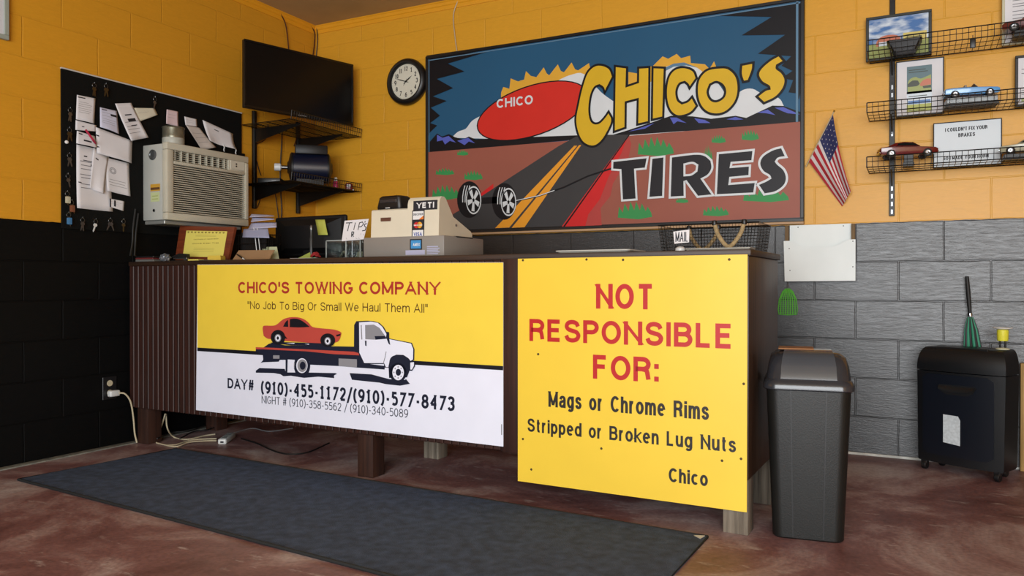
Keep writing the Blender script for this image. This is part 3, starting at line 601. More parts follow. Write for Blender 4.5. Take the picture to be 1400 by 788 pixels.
letter([(824, 96), (803, 72), (768, 92), (734, 122), (722, 148), (736, 176), (762, 192), (766, 202), (748, 208), (717, 232), (745, 258), (790, 236), (820, 202), (829, 168), (816, 140), (796, 124), (796, 112)], *GB)
a.build('lettering', sg); a = Art(SF, (780, 50, 2.815), .0075)
TB = (PLET, PWH, .012)
letter([(163, 480), (299, 465), (291, 509), (250, 513), (256, 628), (200, 632), (194, 515), (162, 513)], *TB, sm=0)
letter([(313, 468), (363, 462), (358, 618), (301, 622)], *TB, sm=0)
letter([(388, 463), (478, 452), (518, 457), (544, 478), (547, 508), (532, 534), (507, 549), (551, 612), (490, 618), (446, 558), (440, 560), (441, 618), (383, 621)], *TB, holes=[[(440, 493), (470, 487), (489, 496), (486, 518), (466, 532), (440, 535)]], ang=40)
letter([(568, 450), (706, 437), (701, 481), (621, 487), (618, 503), (692, 497), (690, 538), (616, 545), (613, 568), (715, 560), (708, 605), (560, 612)], *TB, sm=0)
letter([(832, 465), (814, 426), (778, 436), (740, 460), (727, 490), (740, 520), (764, 536), (769, 546), (752, 556), (720, 570), (746, 609), (790, 600), (824, 575), (834, 545), (824, 514), (800, 492), (792, 482), (802, 470)], *TB)
a.build('lettering', sg)

# ================================================================== ON THE FLOOR
MATC = mat('mat_charcoal', '#34425a', .9, var=.38, vscale=25, bump=.6, bscale=260)
fmq = [Vector((.32, -2.356, 0)), Vector((3.285, -2.602, 0)), Vector((3.308, -1.723, 0)), Vector((.398, -1.567, 0))]
fmt = thing('floor_mat', 'large charcoal rectangular floor mat lying in front of the counter', 'mat', (1.85, -2.1, 0))
m_ = MB(); nx, ny = 48, 14; vs = []; fs = []
for j in range(ny+1):
    for i in range(nx+1):
        s_, t_ = i/nx, j/ny; p = fmq[0].lerp(fmq[1], s_).lerp(fmq[3].lerp(fmq[2], s_), t_)
        e = 0
        vs.append((p.x, p.y+e, .008+.0012*math.sin(s_*23+t_*5)*math.sin(t_*9)))
n0 = len(vs); vs += [(v[0], v[1], .0005) for v in vs]
for j in range(ny):
    for i in range(nx):
        q = j*(nx+1)+i; fs.append((q, q+1, q+nx+2, q+nx+1)); fs.append(tuple(n0+k for k in (q, q+nx+1, q+nx+2, q+1)))
for i in range(nx):
    q = i; fs.append((q, n0+q, n0+q+1, q+1)); q = ny*(nx+1)+i; fs.append((q, q+1, n0+q+1, n0+q))
for j in range(ny):
    q = j*(nx+1); fs.append((q, q+nx+1, n0+q+nx+1, n0+q)); q += nx; fs.append((q, n0+q, n0+q+nx+1, q+nx+1))
m_.raw(vs, fs, MATC); m_.build('carpet', fmt, world=True)
m_ = MB(); m_.tube([p+Vector((0, 0, .006)) for p in fmq], .006, mat('mat_edge', '#15181a', .8), 6, True); m_.build('edge_binding', fmt, world=True)
m_ = MB(); m_.raw([(3.262, -1.742, .0095), (3.300, -1.728, .0095), (3.292, -1.768, .0095)], [(0, 1, 2)], mat('worn_white', '#cfcfca', .8)); m_.raw([(3.262, -1.742, .0115), (3.300, -1.728, .0115), (3.292, -1.768, .0115)], [(0, 1, 2)], MATS['worn_white']); m_.build('corner_patch', fmt, 'white worn patch at the corner', world=True)

def rrect(hx, hy, r, z, n=6, c=(0, 0)):
    out = []
    for (sx, sy, a0) in ((1, 1, 0), (-1, 1, 90), (-1, -1, 180), (1, -1, 270)):
        for k in range(n+1):
            a_ = math.radians(a0+90*k/n); out.append((c[0]+sx*(hx-r)+r*math.cos(a_), c[1]+sy*(hy-r)+r*math.sin(a_), z))
    return out
BINB = mat('bin_grey_plastic', '#141514', .42, spec=.35, var=.15, vscale=12, bump=.06, bscale=200); LIDB = mat('bin_lid_plastic', '#2a2c31', .2, var=.06)
bn = thing('trash_bin', 'tall dark grey plastic trash bin with swing lid beside the counter end', 'trash bin', (3.609, -1.47, 0), math.radians(8))
m_ = MB(); m_.loft([rrect(.112, .112, .03, 0), rrect(.118, .118, .035, .006), rrect(.140, .140, .04, .535), rrect(.140, .140, .04, .545)], BINB)
m_.build('body', bn)
m_ = MB()
for sx in (-.058, .058):
    m_.loft([[(sx*.86-.002, -.1195, .01), (sx*.86+.002, -.1195, .01), (sx*.86+.002, -.1165, .01), (sx*.86-.002, -.1165, .01)], [(sx-.002, -.1415, .535), (sx+.002, -.1415, .535), (sx+.002, -.1385, .535), (sx-.002, -.1385, .535)]], BLACK)
m_.build('groove', bn)
m_ = MB(); m_.loft([rrect(.147, .147, .045, .528), rrect(.151, .151, .045, .532), rrect(.151, .151, .045, .545), rrect(.145, .145, .045, .560), rrect(.140, .140, .05, .566), rrect(.134, .128, .05, .612), rrect(.126, .110, .05, .640), rrect(.108, .085, .05, .655), rrect(.07, .05, .03, .661)], LIDB)
m_.build('lid', bn)
m_ = MB(); prof = [(-.1425, .568), (-.132, .612), (-.116, .642), (-.09, .659), (-.03, .667), (.03, .665)]
hw = [.092, .090, .086, .082, .078, .076]
m_.loft([[(-w_, y, z), (w_, y, z), (w_, y+.006, z-.006), (-w_, y+.006, z-.006)] for (y, z), w_ in zip(prof, hw)], mat('bin_flap_plastic', '#3c4046', .16))
m_.build('swing_flap', bn)
m_ = MB(); m_.box(-.10, .02, -.05, .05, .664, .669, mat('lid_top_brown', '#8a5c34', .7), .001, 1)  # thin brown slab over the middle of the lid top
o = m_.build('lid_top_piece', bn, 'thin brown piece on top of the lid')

SHB = mat('shredder_black', '#0e1013', .36, var=.08, bump=.05, bscale=300); SHN = mat('shredder_blue_black', '#0d121b', .3); 
sh = thing('paper_shredder', 'large black floor-standing paper shredder on casters against the right wall', 'shredder', (4.142, -.268, 0), math.radians(-26))
def bowed(hx, d, z, bow=.018, r=.02):
    """footprint with a gently bowed front (front is -y)"""
    out = []
    for k in range(13):
        t = -1+2*k/12; out.append((hx*t, -bow*(1-t*t), z))
    return out+[(hx, d-r, z), (hx-r, d, z), (-hx+r, d, z), (-hx, d-r, z)]
m_ = MB(); m_.loft([bowed(.186, .16, .045), bowed(.190, .165, .055), bowed(.196, .168, .475), bowed(.196, .168, .480)], SHB); m_.build('body', sh)
m_ = MB(); rings = [bowed(.197, .169, .484)]
for k in range(8):
    a_ = math.pi/2*k/7; rings.append([(x*(1-.17*(1-math.cos(a_))), (y+.018)*(1-.15*(1-math.cos(a_)))-.018+.045*(1-math.cos(a_)), .50+.095*math.sin(a_)) for x, y, z in bowed(.197, .165, 0)])
m_.loft(rings, SHB); m_.build('cover', sh)
m_ = MB(); m_.box(-.115, .115, .018, .030, .560, .598, BLACK, .002, 1); m_.build('paper_slot', sh)
def panel(x0, x1, z0, z1, off, r=.025):
    pts = [(x0+r, z0), (x1-r, z0), (x1-r*.3, z0+r*.3), (x1, z0+r), (x1, z1-r), (x1-r*.3, z1-r*.3), (x1-r, z1), (x0+r, z1), (x0+r*.3, z1-r*.3), (x0, z1-r), (x0, z0+r), (x0+r*.3, z0+r*.3)]
    return pts
m_ = MB(); pz = panel(-.152, .140, .085, .470, 0)
cols = 12; vs = []; fs = []
for k in range(cols+1):
    x = -.165+.318*k/cols; e = max(0, (abs(x+.006)-.134)/.025); dz = .02*e*e; y = -.018*(1-(x/.196)**2)-.006
    vs += [(x, y, .085+dz), (x, y, .470-dz), (x, y+.012, .085+dz), (x, y+.012, .470-dz)]
for k in range(cols):
    q = 4*k; fs += [(q, q+4, q+5, q+1), (q+1, q+5, q+7, q+3), (q, q+2, q+6, q+4)]
fs += [(0, 1, 3, 2), (4*cols, 4*cols+2, 4*cols+3, 4*cols+1)]
m_.raw(vs, fs, SHN); pbin = m_.build('bin_front', sh, 'blue-black pull-out bin front')
m_ = MB(); m_.prism([(-.088, .418), (-.080, .424), (.076, .424), (.084, .418), (.070, .392), (.040, .378), (-.044, .378), (-.074, .392)], 0, .004, BLACK, Matrix.Translation((0, -.0235, 0)) @ rotm('X', math.pi/2)); m_.build('handle_recess', pbin)
m_ = MB(); m_.loft([[(x, -.0265-.012*math.sin(t), .420-.038*t/1.9*(1-(x/.09)**2*.55)) for x in (-.082, -.06, -.03, 0, .03, .06, .078)] for t in (.15, .5, .9, 1.3, 1.6)], SHB, cap=False, closed=False); m_.build('handle', pbin)
m_ = MB(); m_.prism([(-.062, .150), (.014, .143), (.014, .262), (.004, .280), (-.062, .282)], 0, .0012, mat('sticker_silver', '#b9c0c4', .5, var=.15, vscale=90), Matrix.Translation((0, -.0243, 0)) @ rotm('X', math.pi/2)); m_.build('sticker', pbin, 'pale rectangular sticker')
for (cx, cy) in ((-.162, .01), (.162, .01), (-.14, .14), (.14, .14)):
    c_ = MB(); c_.lathe([(.0, -.011), (.018, -.011), (.022, -.007), (.022, .007), (.018, .011), (0, .011)], BLACK, 18, Matrix.Translation((cx, cy, .022)) @ rotm('Y', math.pi/2)); c_.box(cx-.014, cx+.014, cy-.014, cy+.014, .03, .05, BLACK, .003, 1); c_.build('caster', sh)
# yellow cup-like ornament on the shredder
st = thing('candle_holder', 'yellow cup under a white dish on thin black legs on the shredder top', 'ornament', (4.318, -.215, .595))
m_ = MB(); m_.lathe([(.028, 0), (.030, .003), (.022, .007), (0, .009)], mat('cream_base', '#d8d8b8', .5), 22); m_.build('base', st)
for q in (-.010, .010):
    m_ = MB(); m_.tube([(q, 0, .006), (q, 0, .042)], .0045, BLACK, 10); m_.build('leg', st)
m_ = MB(); m_.lathe([(.0, .040), (.021, .040), (.023, .044), (.024, .088), (.02, .092), (0, .092)], mat('cup_yellow', '#d8d23c', .45), 24); m_.build('cup', st)
m_ = MB(); m_.lathe([(0, .091), (.018, .091), (.040, .099), (.041, .102), (.018, .096), (0, .0955)], WHITE, 24); m_.build('dish', st)

um = thing('umbrella', 'folded green and black umbrella leaning against the black wall behind shredder', 'umbrella', (4.25, -.045, .002))
UG = mat('umbrella_green', '#1f7d5e', .6, bump=.1); UB = mat('umbrella_black', '#0c0f10', .6)
top = P(1322, 378, 'y', -.035)-Vector((4.25, -.045, .002)); axis = lambda t: Vector((0, 0, .0)).lerp(top, t)
m_ = MB(); m_.tube([axis(.80), axis(.86), axis(.93), axis(1.0)], [.008, .0095, .010, .008], UB, 12); m_.build('handle', um)
m_ = MB(); m_.tube([axis(.79), axis(.805)], .0105, CHROME, 14); m_.build('ferrule', um)
m_ = MB(); m_.tube([axis(0), axis(.12)], .004, STEEL, 8); m_.build('tip', um)
for par in (0, 1):
    m_ = MB(); n_ = 16
    for k in range(n_):
        if k % 2 != par: continue
        rings = []
        for (t, r) in ((.10, .007), (.25, .024), (.45, .036), (.6, .036), (.72, .025), (.785, .011)):
            c = axis(t); row = []
            for q in range(4):
                a_ = 2*math.pi*(k+q/3)/n_; rr = r*(1+.22*math.sin(math.pi*q/3)); row.append(c+Vector((rr*math.cos(a_), .55*rr*math.sin(a_), 0)))
            rings.append(row)
        m_.loft(rings, (UG, UB)[par], cap=False, closed=False)
    m_.build('canopy', um, ('green canopy folds', 'black canopy folds')[par])
m_ = MB(); m_.box(4.405, 4.475, -.055, -.018, .002, .52, wood('pale_lumber', '#8a6a36', '#b8965a', 'Z', .7), .003); m_.build('wooden_plank', label='pale wooden plank standing on end at the far right of the shredder', cat='plank')

# power strip and cables on the floor under the counter
BEIGE = mat('cord_beige', '#b9ae92', .6); BLKC = mat('cord_black', '#101010', .5); WPL = mat('white_plastic', '#c9cccc', .35)
ps = thing('power_strip', 'white power strip lying on the floor under the counter', 'power strip', (.50, -1.33, 0), math.radians(-58))
m_ = MB(); m_.box(-.17, .03, -.024, .024, 0, .032, WPL, .009, 3); m_.build('housing', ps)
for k in range(4):
    m_ = MB(); m_.box(-.15+.04*k, -.122+.04*k, -.014, .014, .0315, .0335, mat('socket_grey', '#6d7070', .5), .001, 1); m_.build('socket', ps)
m_ = MB(); m_.box(.0295, .0312, -.009, .009, .010, .020, DINK); m_.build('switch', ps)
def cable(name, pts, r, mt, label, cat='cable', n=6, group=None):
    m_ = MB(); q = _sm3(pts); m_.tube(q, r, mt, n); return m_.build(name, label=label, cat=cat, group=group)
def _sm3(pts, n=6):
    pts = [Vector(p) for p in pts]; out = []
    for i in range(len(pts)-1):
        p1, p2 = pts[i], pts[i+1]; p0 = pts[i-1] if i else p1*2-p2; p3 = pts[i+2] if i+2 < len(pts) else p2*2-p1
        for k in range(n):
            t = k/n; out.append(.5*((2*p1)+(p2-p0)*t+(2*p0-5*p1+4*p2-p3)*t*t+(3*p1-p0-3*p2+p3)*t**3))
    return out+[pts[-1]]
F = lambda u, v, z=.005: tuple(P(u, v, 'z', z))
cable('extension_cord', [tuple(P(226, 566, 'y', -1.42)), tuple(P(220, 585, 'y', -1.44)), F(212, 604), F(236, 609), F(262, 602), F(296, 600)], .0042, BEIGE, 'beige extension cord looping down behind the left post to the strip')
cable('extension_cord', [tuple(P(227, 566, 'y', -1.40)), tuple(P(229, 586, 'y', -1.42)), F(238, 598), F(256, 601), F(280, 596), F(294, 594)], .0042, BEIGE, 'beige extension cord hanging in the inner curve left of the strip')
cable('extension_cord', [F(214, 606), F(240, 611, .006), F(258, 605, .013), F(285, 603, .006), F(296, 603, .006)], .0038, BEIGE, 'beige extension cord flat along the floor nearest the mat')
cable('power_cable', [F(330, 600, .004), F(352, 607, .004), F(372, 616, .004), F(392, 621, .004), F(420, 619, .004), F(450, 606, .004)], .004, BLKC, 'black power cable curving across the floor right of the strip')
cable('power_cable', [F(320, 592, .004), F(345, 586, .004), F(368, 590, .004), F(400, 586, .004)], .003, mat('cord_grey', '#77777a', .5), 'thin grey cable on the floor behind the strip')
for i_, pp in enumerate(([(238, 592), (262, 583), (290, 580)], [(246, 600), (266, 590), (284, 588), (300, 581)], [(215, 600), (234, 592), (258, 590), (281, 582)])):
    cable('power_cable', [F(u, v, .012+.008*i_) for u, v in pp], .0042, BLKC, ('black cable heaped highest behind the beige cords', 'black cable in the middle of the heap beside the strip', 'black cable reaching furthest left in the heap behind the post')[i_])

# wall outlet on the left wall
ot = thing('wall_outlet', 'black wall outlet plate low on the left wall beside the counter', 'outlet', (.0, -1.675, .262))
m_ = MB(); m_.box(.0005, .006, -.042, .042, 0, .125, mat('outlet_black', '#141416', .35), .002, 1); m_.build('plate', ot)
for z in (.036, .089):
    m_ = MB(); m_.lathe([(.017, 0), (.0165, .002), (0, .002)], mat('outlet_cream', '#b9b095', .5), 18, Matrix.Translation((.006, 0, z)) @ rotm('Y', math.pi/2)); m_.build('socket', ot, 'cream socket face')
pc = thing('plug_cord', 'white plug with beige cord hanging from the left wall outlet', 'cord', (.008, -1.665, .3))
m_ = MB(); m_.box(0.0005, .034, -.030, .030, -.022, .012, WPL, .008, 3); m_.build('plug', pc)
m_ = MB(); m_.tube(_sm3([(.03, .02, -.005), (.05, .045, -.012), (.056, .075, -.06), (.052, .095, -.15), (.05, .105, -.24), (.055, .115, -.295)]), .0045, BEIGE); m_.build('cord', pc)

# ================================================================== ON THE RIGHT OF THE BACK WALL
pk = thing('wall_pocket', 'white wall-mounted paper pocket with scooped front on the black wall', 'wall pocket', (3.50, 0, .913))
PKW = mat('pocket_white', '#dbe3e3', .5); PKB = wood('pocket_sides', '#4d3a22', '#7a613c', 'Z', .7)
m_ = MB(); m_.box(-.152, .158, -.016, -.006, .004, .305, PKW, .001, 1); m_.build('back_panel', pk)
pf = []
for k in range(13):
    t = k/12; x = -.178+.357*t
    e = (x+.178)/.357; dip = 0 if e < .12 or e > .88 else .032*min(1, min(e-.12, .88-e)/.16); pf.append((x, .219-dip-.004*(1 if .12 < e < .88 else 0)))
m_ = MB(); m_.prism([(-.172, 0), (.179, .003)]+list(reversed(pf)), 0, .005, PKW, Matrix.Translation((0, -.047, 0)) @ rotm('X', math.pi/2)); m_.build('front_panel', pk)
for x in (-.172, .158):
    m_ = MB(); m_.box(x, x+.018, -.0465, -.001, .003, .302, PKB, .001, 1); m_.build('side_strip', pk, 'brown wooden side strip')
for (u, v) in ((1091, 311), (1153, 309), (1079, 340), (1080, 370), (1166, 330), (1166, 365)):
    hi_ = v < 320; p = P(u, v, 'y', -.0165 if hi_ else -.0525)-Vector((3.50, 0, .913)); m_ = MB(); m_.lathe([(.003, 0), (.0025, .001), (0, .0015)], DINK, 8, Matrix.Translation(p) @ rotm('X', math.pi/2)); m_.build('screw', pk)

fsw = thing('fly_swatter', 'green plastic fly swatter hanging head down under the white wall pocket', 'fly swatter', (3.338, -.008, .73))
G_ = mat('swatter_green', '#55b03a', .45); out_ = [(-.046, .004), (-.05, .03), (-.044, .085), (-.026, .128), (-.010, .142), (.010, .142), (.026, .128), (.044, .085), (.05, .03), (.046, .004), (0, 0)]
m_ = MB(); m_.tube([(x, 0, z) for x, z in out_], .0028, G_, 6, True)
for k in range(-3, 4):
    x = k*.012; m_.tube([(x*1.05, 0, .003), (x, 0, .09), (x*.45, 0, .138)], .0030, G_, 6)
for k in range(11):
    z = .012+.011*k; w_ = .048 if z < .06 else .048-(z-.06)*.42; m_.tube([(-w_, 0, z), (w_, 0, z)], .0010, G_, 5)
m_.build('head', fsw)
m_ = MB(); m_.tube([(-.004, 0, .138), (-.003, -.002, .165), (0, -.002, .19), (.003, -.002, .165), (.004, 0, .138)], .0013, STEEL, 6); m_.build('wire_handle', fsw)

# small flag
fl = thing('flag', 'small American flag on a thin stick fixed to the yellow wall', 'flag', tuple(P(1101, 229, 'y', -.01)))
FRD = mat('flag_red', '#a3202c', .8); FWH = mat('flag_white', '#c9c2c0', .8); FBL = mat('flag_blue', '#262a55', .8)
hb, ht = P(1102, 228, 'y', -.012), P(1140, 153, 'y', -.12)
m_ = MB(); m_.tube([hb, ht], .003, mat('flag_stick', '#b7a888', .6), 8); m_.tube([ht, ht+(ht-hb).normalized()*.008], .0045, mat('gilt', '#a08030', .4, .6), 8); m_.build('stick', fl, world=True)
A_, B_ = P(1139, 157, 'y', -.118), P(1106, 221, 'y', -.03); C_, D_ = P(1163, 262, 'y', -.075), P(1152, 282, 'y', -.02)
def fpt(s_, t_):
    """s along the hoist from the top, t along the fly"""
    p = A_.lerp(B_, s_).lerp(C_.lerp(D_, s_), t_); n_ = Vector((.25, -1, .1)).normalized()
    bel = (1-s_)*t_*(1-t_)
    return p+n_*(.016*math.sin(s_*11+.6)*t_*(1.15-t_*.4))+Vector((-.035, 0, .02))*bel*1.2
m_ = MB(); NR, NC = 13, 20
for r in range(NR):
    for c in range(NC):
        q = [fpt(s_/NR, t_/NC) for s_, t_ in ((r, c), (r+1, c), (r+1, c+1), (r, c+1))]
        mt = FBL if (r < 7 and c < 8) else (FRD if r % 2 == 0 else FWH); m_.raw(q, [(0, 1, 2, 3)], mt)
for i_ in range(5):
    for j_ in range(5):
        s_, t_ = (.7+i_*1.35)/13, (.7+j_*1.55)/20; c = fpt(s_, t_); e1 = (fpt(s_+.02, t_)-c).normalized()*.0035; e2 = (fpt(s_, t_+.02)-c).normalized()*.0035; n_ = e1.cross(e2).normalized()*.0012
        for sg_ in (1, -1): m_.raw([c+e1+n_*sg_, c+e2+n_*sg_, c-e1+n_*sg_, c-e2+n_*sg_], [(0, 1, 2, 3)], FWH)
m_.flat = True
cl = m_.build('cloth', fl, world=True, smooth=180)

# uprights and three wire shelves
def upright(x, lab):
    t = thing('shelf_upright', lab, 'shelf upright', (x, 0, 1.25))
    m_ = MB(); m_.box(-.013, .013, -.016, -.0005, 0, 1.25, MBLACK, .002, 1)
    for k in (0, 1, 2, 3, 10, 15, 16): m_.box(-.004, .004, -.0168, -.0155, .01+.04*k, .032+.04*k, STEEL)
    m_.build('channel', t); return t
upright(3.848, 'black slotted shelf upright on the yellow wall, left end of shelves')
def wire_shelf(z, lab, lip):
    t = thing('wire_shelf', lab, 'shelf', (3.742, -.02, z))
    m_ = MB(); Lx = 1.25; D = .235
    for y, zz in ((0, 0), (-D*.33, 0), (-D*.66, 0), (-D, 0), (-D-.006, lip*.55), (-D-.008, lip)): m_.tube([(.0, y, zz), (Lx, y, zz)], .0028 if y in (0,) or zz == lip or (y == -D and zz == 0) else .0018, MBLACK, 6)
    x = 0.0
    while x < Lx:
        m_.tube([(x, 0, 0), (x, -D, 0), (x, -D-.008, lip)], .0015, MBLACK, 5); x += .0255
    m_.tube([(0, 0, 0), (0, -D, 0), (0, -D-.008, lip)], .0028, MBLACK, 6)
    m_.build('wire_deck', t)
    for bx in (.106, 1.106):
        m_ = MB(); m_.prism([(0, -.004), (0, -.075), (-.03, -.06), (-D*.9, -.012), (-D*.9, -.004)], -.002, .002, MBLACK, Matrix.Translation((bx, 0, 0)) @ rotm('Z', math.pi/2) @ rotm('X', math.pi/2) if False else Matrix(((0, 0, 1, bx), (1, 0, 0, 0), (0, 1, 0, 0), (0, 0, 0, 1)))); m_.build('bracket', t)
    return t
ZT, ZM, ZB = 2.046, 1.745, 1.475
wire_shelf(ZT, 'top black wire shelf of three on the right wall', .052); wire_shelf(ZM, 'middle black wire shelf holding the blue convertible model', .046); wire_shelf(ZB, 'bottom black wire shelf holding the dark red model car', .050)

# framed pictures standing on the shelves
def framed(name, lab, u0, v0, u1, v1, zb, fw, fcol, ycol=-.045, cat='picture frame', tdep=.016, xr=None):
    F0 = back(ycol); a0 = F0.px(u0, v0); a1 = F0.px(u1, v1); X0 = a0[0]; X1 = a1[0] if xr is None else xr; Zt = (F0.px(u0, v0)[1]+F0.px(u1, v1)[1])/2
    t = thing(name, lab, cat, ((X0+X1)/2, ycol+.01, zb))
    m_ = MB()
    for (q0, q1, r0, r1) in ((X0, X1, Zt-fw, Zt), (X0, X1, zb, zb+fw), (X0, X0+fw, zb+fw, Zt-fw), (X1-fw, X1, zb+fw, Zt-fw)): m_.box(q0, q1, ycol-.004, ycol+tdep, r0, r1, fcol, .0015, 1)
    m_.build('frame', t, world=True)
    m_ = MB(); m_.box(X0+fw*.8, X1-fw*.8, ycol+.003, ycol+.010, zb+fw*.8, Zt-fw*.8, PAPER); m_.build('backing', t, world=True)
    return t, Art(back(ycol+.003)), (X0+fw*.8, X1-fw*.8, zb+fw*.8, Zt-fw*.8)
DKF = mat('frame_dark_green', '#101713', .4)
def R(bx): return lambda a_, b_: (bx[0]+(bx[1]-bx[0])*a_, bx[2]+(bx[3]-bx[2])*b_)
def rect(a, r, x0, y0, x1, y1, mt): a.poly([r(x0, y0), r(x1, y0), r(x1, y1), r(x0, y1)], mt, uv=True)
def lines(a, r, x0, x1, ys, mt, h=.012):
    for y in ys:
        e = random.uniform(.78, 1); rect(a, r, x0, y-h/2, x0+(x1-x0)*e, y+h/2, mt)
PBL = mat('photo_sky_blue', '#3c6fae', .3); PCL = mat('photo_cloud', '#c9d5df', .3); PGR = mat('photo_field', '#8f9a52', .3); PSL = mat('photo_salmon', '#b9694e', .3); PYL = mat('photo_yellow', '#c9b964', .3); PDG = mat('photo_dark', '#2a3326', .3)
t, a, bx = framed('picture_frame', 'black framed colour picture under blue sky, leftmost on the top shelf', 1184, 25, 1274, 12, ZT+.003, .014, DKF); r = R(bx)
SKP, nt_, bd_, N_, L_k = nodes('picture_sky'); tc_ = N_('ShaderNodeTexCoord'); mp_ = N_('ShaderNodeMapping'); mp_.inputs['Scale'].default_value = (9, 9, 26); L_k(tc_.outputs['Object'], mp_.inputs[0])
nn_ = N_('ShaderNodeTexNoise'); nn_.inputs['Scale'].default_value = 1; nn_.inputs['Detail'].default_value = 6; L_k(mp_.outputs[0], nn_.inputs['Vector']); rp_ = N_('ShaderNodeValToRGB')
rp_.color_ramp.elements[0].position = .44; rp_.color_ramp.elements[0].color = lin('#3c6ba6'); rp_.color_ramp.elements[1].position = .62; rp_.color_ramp.elements[1].color = lin('#ccd8e2'); L_k(nn_.outputs['Fac'], rp_.inputs[0]); L_k(rp_.outputs[0], bd_.inputs['Base Color']); bd_.inputs['Roughness'].default_value = .3
rect(a, r, 0, 0, 1, 1, SKP); a.up(); rect(a, r, 0, 0, 1, .36, PGR)
a.up(); a.poly([r(.13, .30), r(.14, .42), r(.2, .52), r(.32, .56), r(.45, .54), r(.53, .48), r(.55, .30)], PSL, sm=3, uv=True); a.up(); rect(a, r, .18, .30, .46, .40, PCL); rect(a, r, .58, .34, .96, .56, PYL); a.up(); lines(a, r, .62, .94, (.38, .44, .50), PDG, .02); rect(a, r, 0, 0, 1, .12, PGR)
a.build('picture', t)
t, a, bx = framed('picture_frame', 'white poster in thin dark frame standing on middle shelf, upright beside blue car', 1225, 83, 1291, 79, ZM+.003, .005, DKF); r = R(bx)
rect(a, r, .22, .06, .76, .90, PYL); a.up(); rect(a, r, .22, .40, .76, .90, mat('poster_teal', '#4d6a72', .4)); rect(a, r, .22, .06, .76, .20, mat('poster_lime', '#a9b04a', .4)); rect(a, r, .22, .20, .76, .44, PCL); a.up()
a.poly([r(.24, .60), r(.30, .68), r(.42, .70), r(.52, .66), r(.74, .72), r(.74, .44), r(.24, .44)], PGR, sm=2, uv=True); a.up(); a.poly([r(.24, .58), r(.34, .64), r(.46, .63), r(.50, .57), r(.44, .53), r(.24, .53)], PDG, sm=2, uv=True)
a.poly([r(.50, .56), r(.56, .62), r(.66, .65), r(.74, .64), r(.74, .54), r(.52, .52)], PSL, sm=2, uv=True); a.poly([r(.56, .52), r(.74, .53), r(.74, .48), r(.58, .48)], PDG, uv=True); a.up()
lines(a, r, .26, .72, (.83, .79), PDG, .014); lines(a, r, .26, .72, (.35, .31), PDG, .014); rect(a, r, .25, .21, .73, .27, PBL); lines(a, r, .26, .72, (.13, .09), PDG, .01)
a.build('picture', t)
t, a, bx = framed('picture_frame', 'pale sign about brakes in thin black frame on the bottom shelf', 1276, 168, 1370, 162, ZB+.003, .004, MBLACK); r = R(bx)
def L2(txt, x0, x1, y, h, w_=.2):
    p, q = r(x0, y), r(x1, y+h); a.text(txt, p, q, DINK, w_, uv=True)
rect(a, r, 0, 0, 1, 1, mat('sign_pale', '#c3ccd2', .4)); a.up()
L2("I COULDN'T FIX YOUR", .17, .80, .80, .085); L2('BRAKES', .37, .62, .66, .085); L2('SO I MADE YOUR HORN', .14, .82, .16, .08)
a.build('picture', t)
t, a, bx = framed('picture_frame', 'black framed certificate cut by the right edge, on the middle shelf', 1388, 77, 1400, 75, ZM+.003, .012, MBLACK, xr=4.56); r = R(bx)
lines(a, r, .2, .8, (.5, .42), DINK, .03); lines(a, r, .1, .9, (.75, .66, .3, .22), INK, .015); rect(a, r, .1, .06, .5, .12, PGR); a.build('picture', t)
t, a, bx = framed('picture_frame', 'cream framed certificate standing on the top shelf at the right edge', 1370, -25, 1400, -28, ZT+.003, .012, mat('frame_cream', '#b9b79c', .5), xr=4.57); r = R(bx)
lines(a, r, .15, .9, (.95, .9, .85, .8, .74, .7, .64, .6, .52, .46, .4, .32, .26), INK, .012); a.build('picture', t)

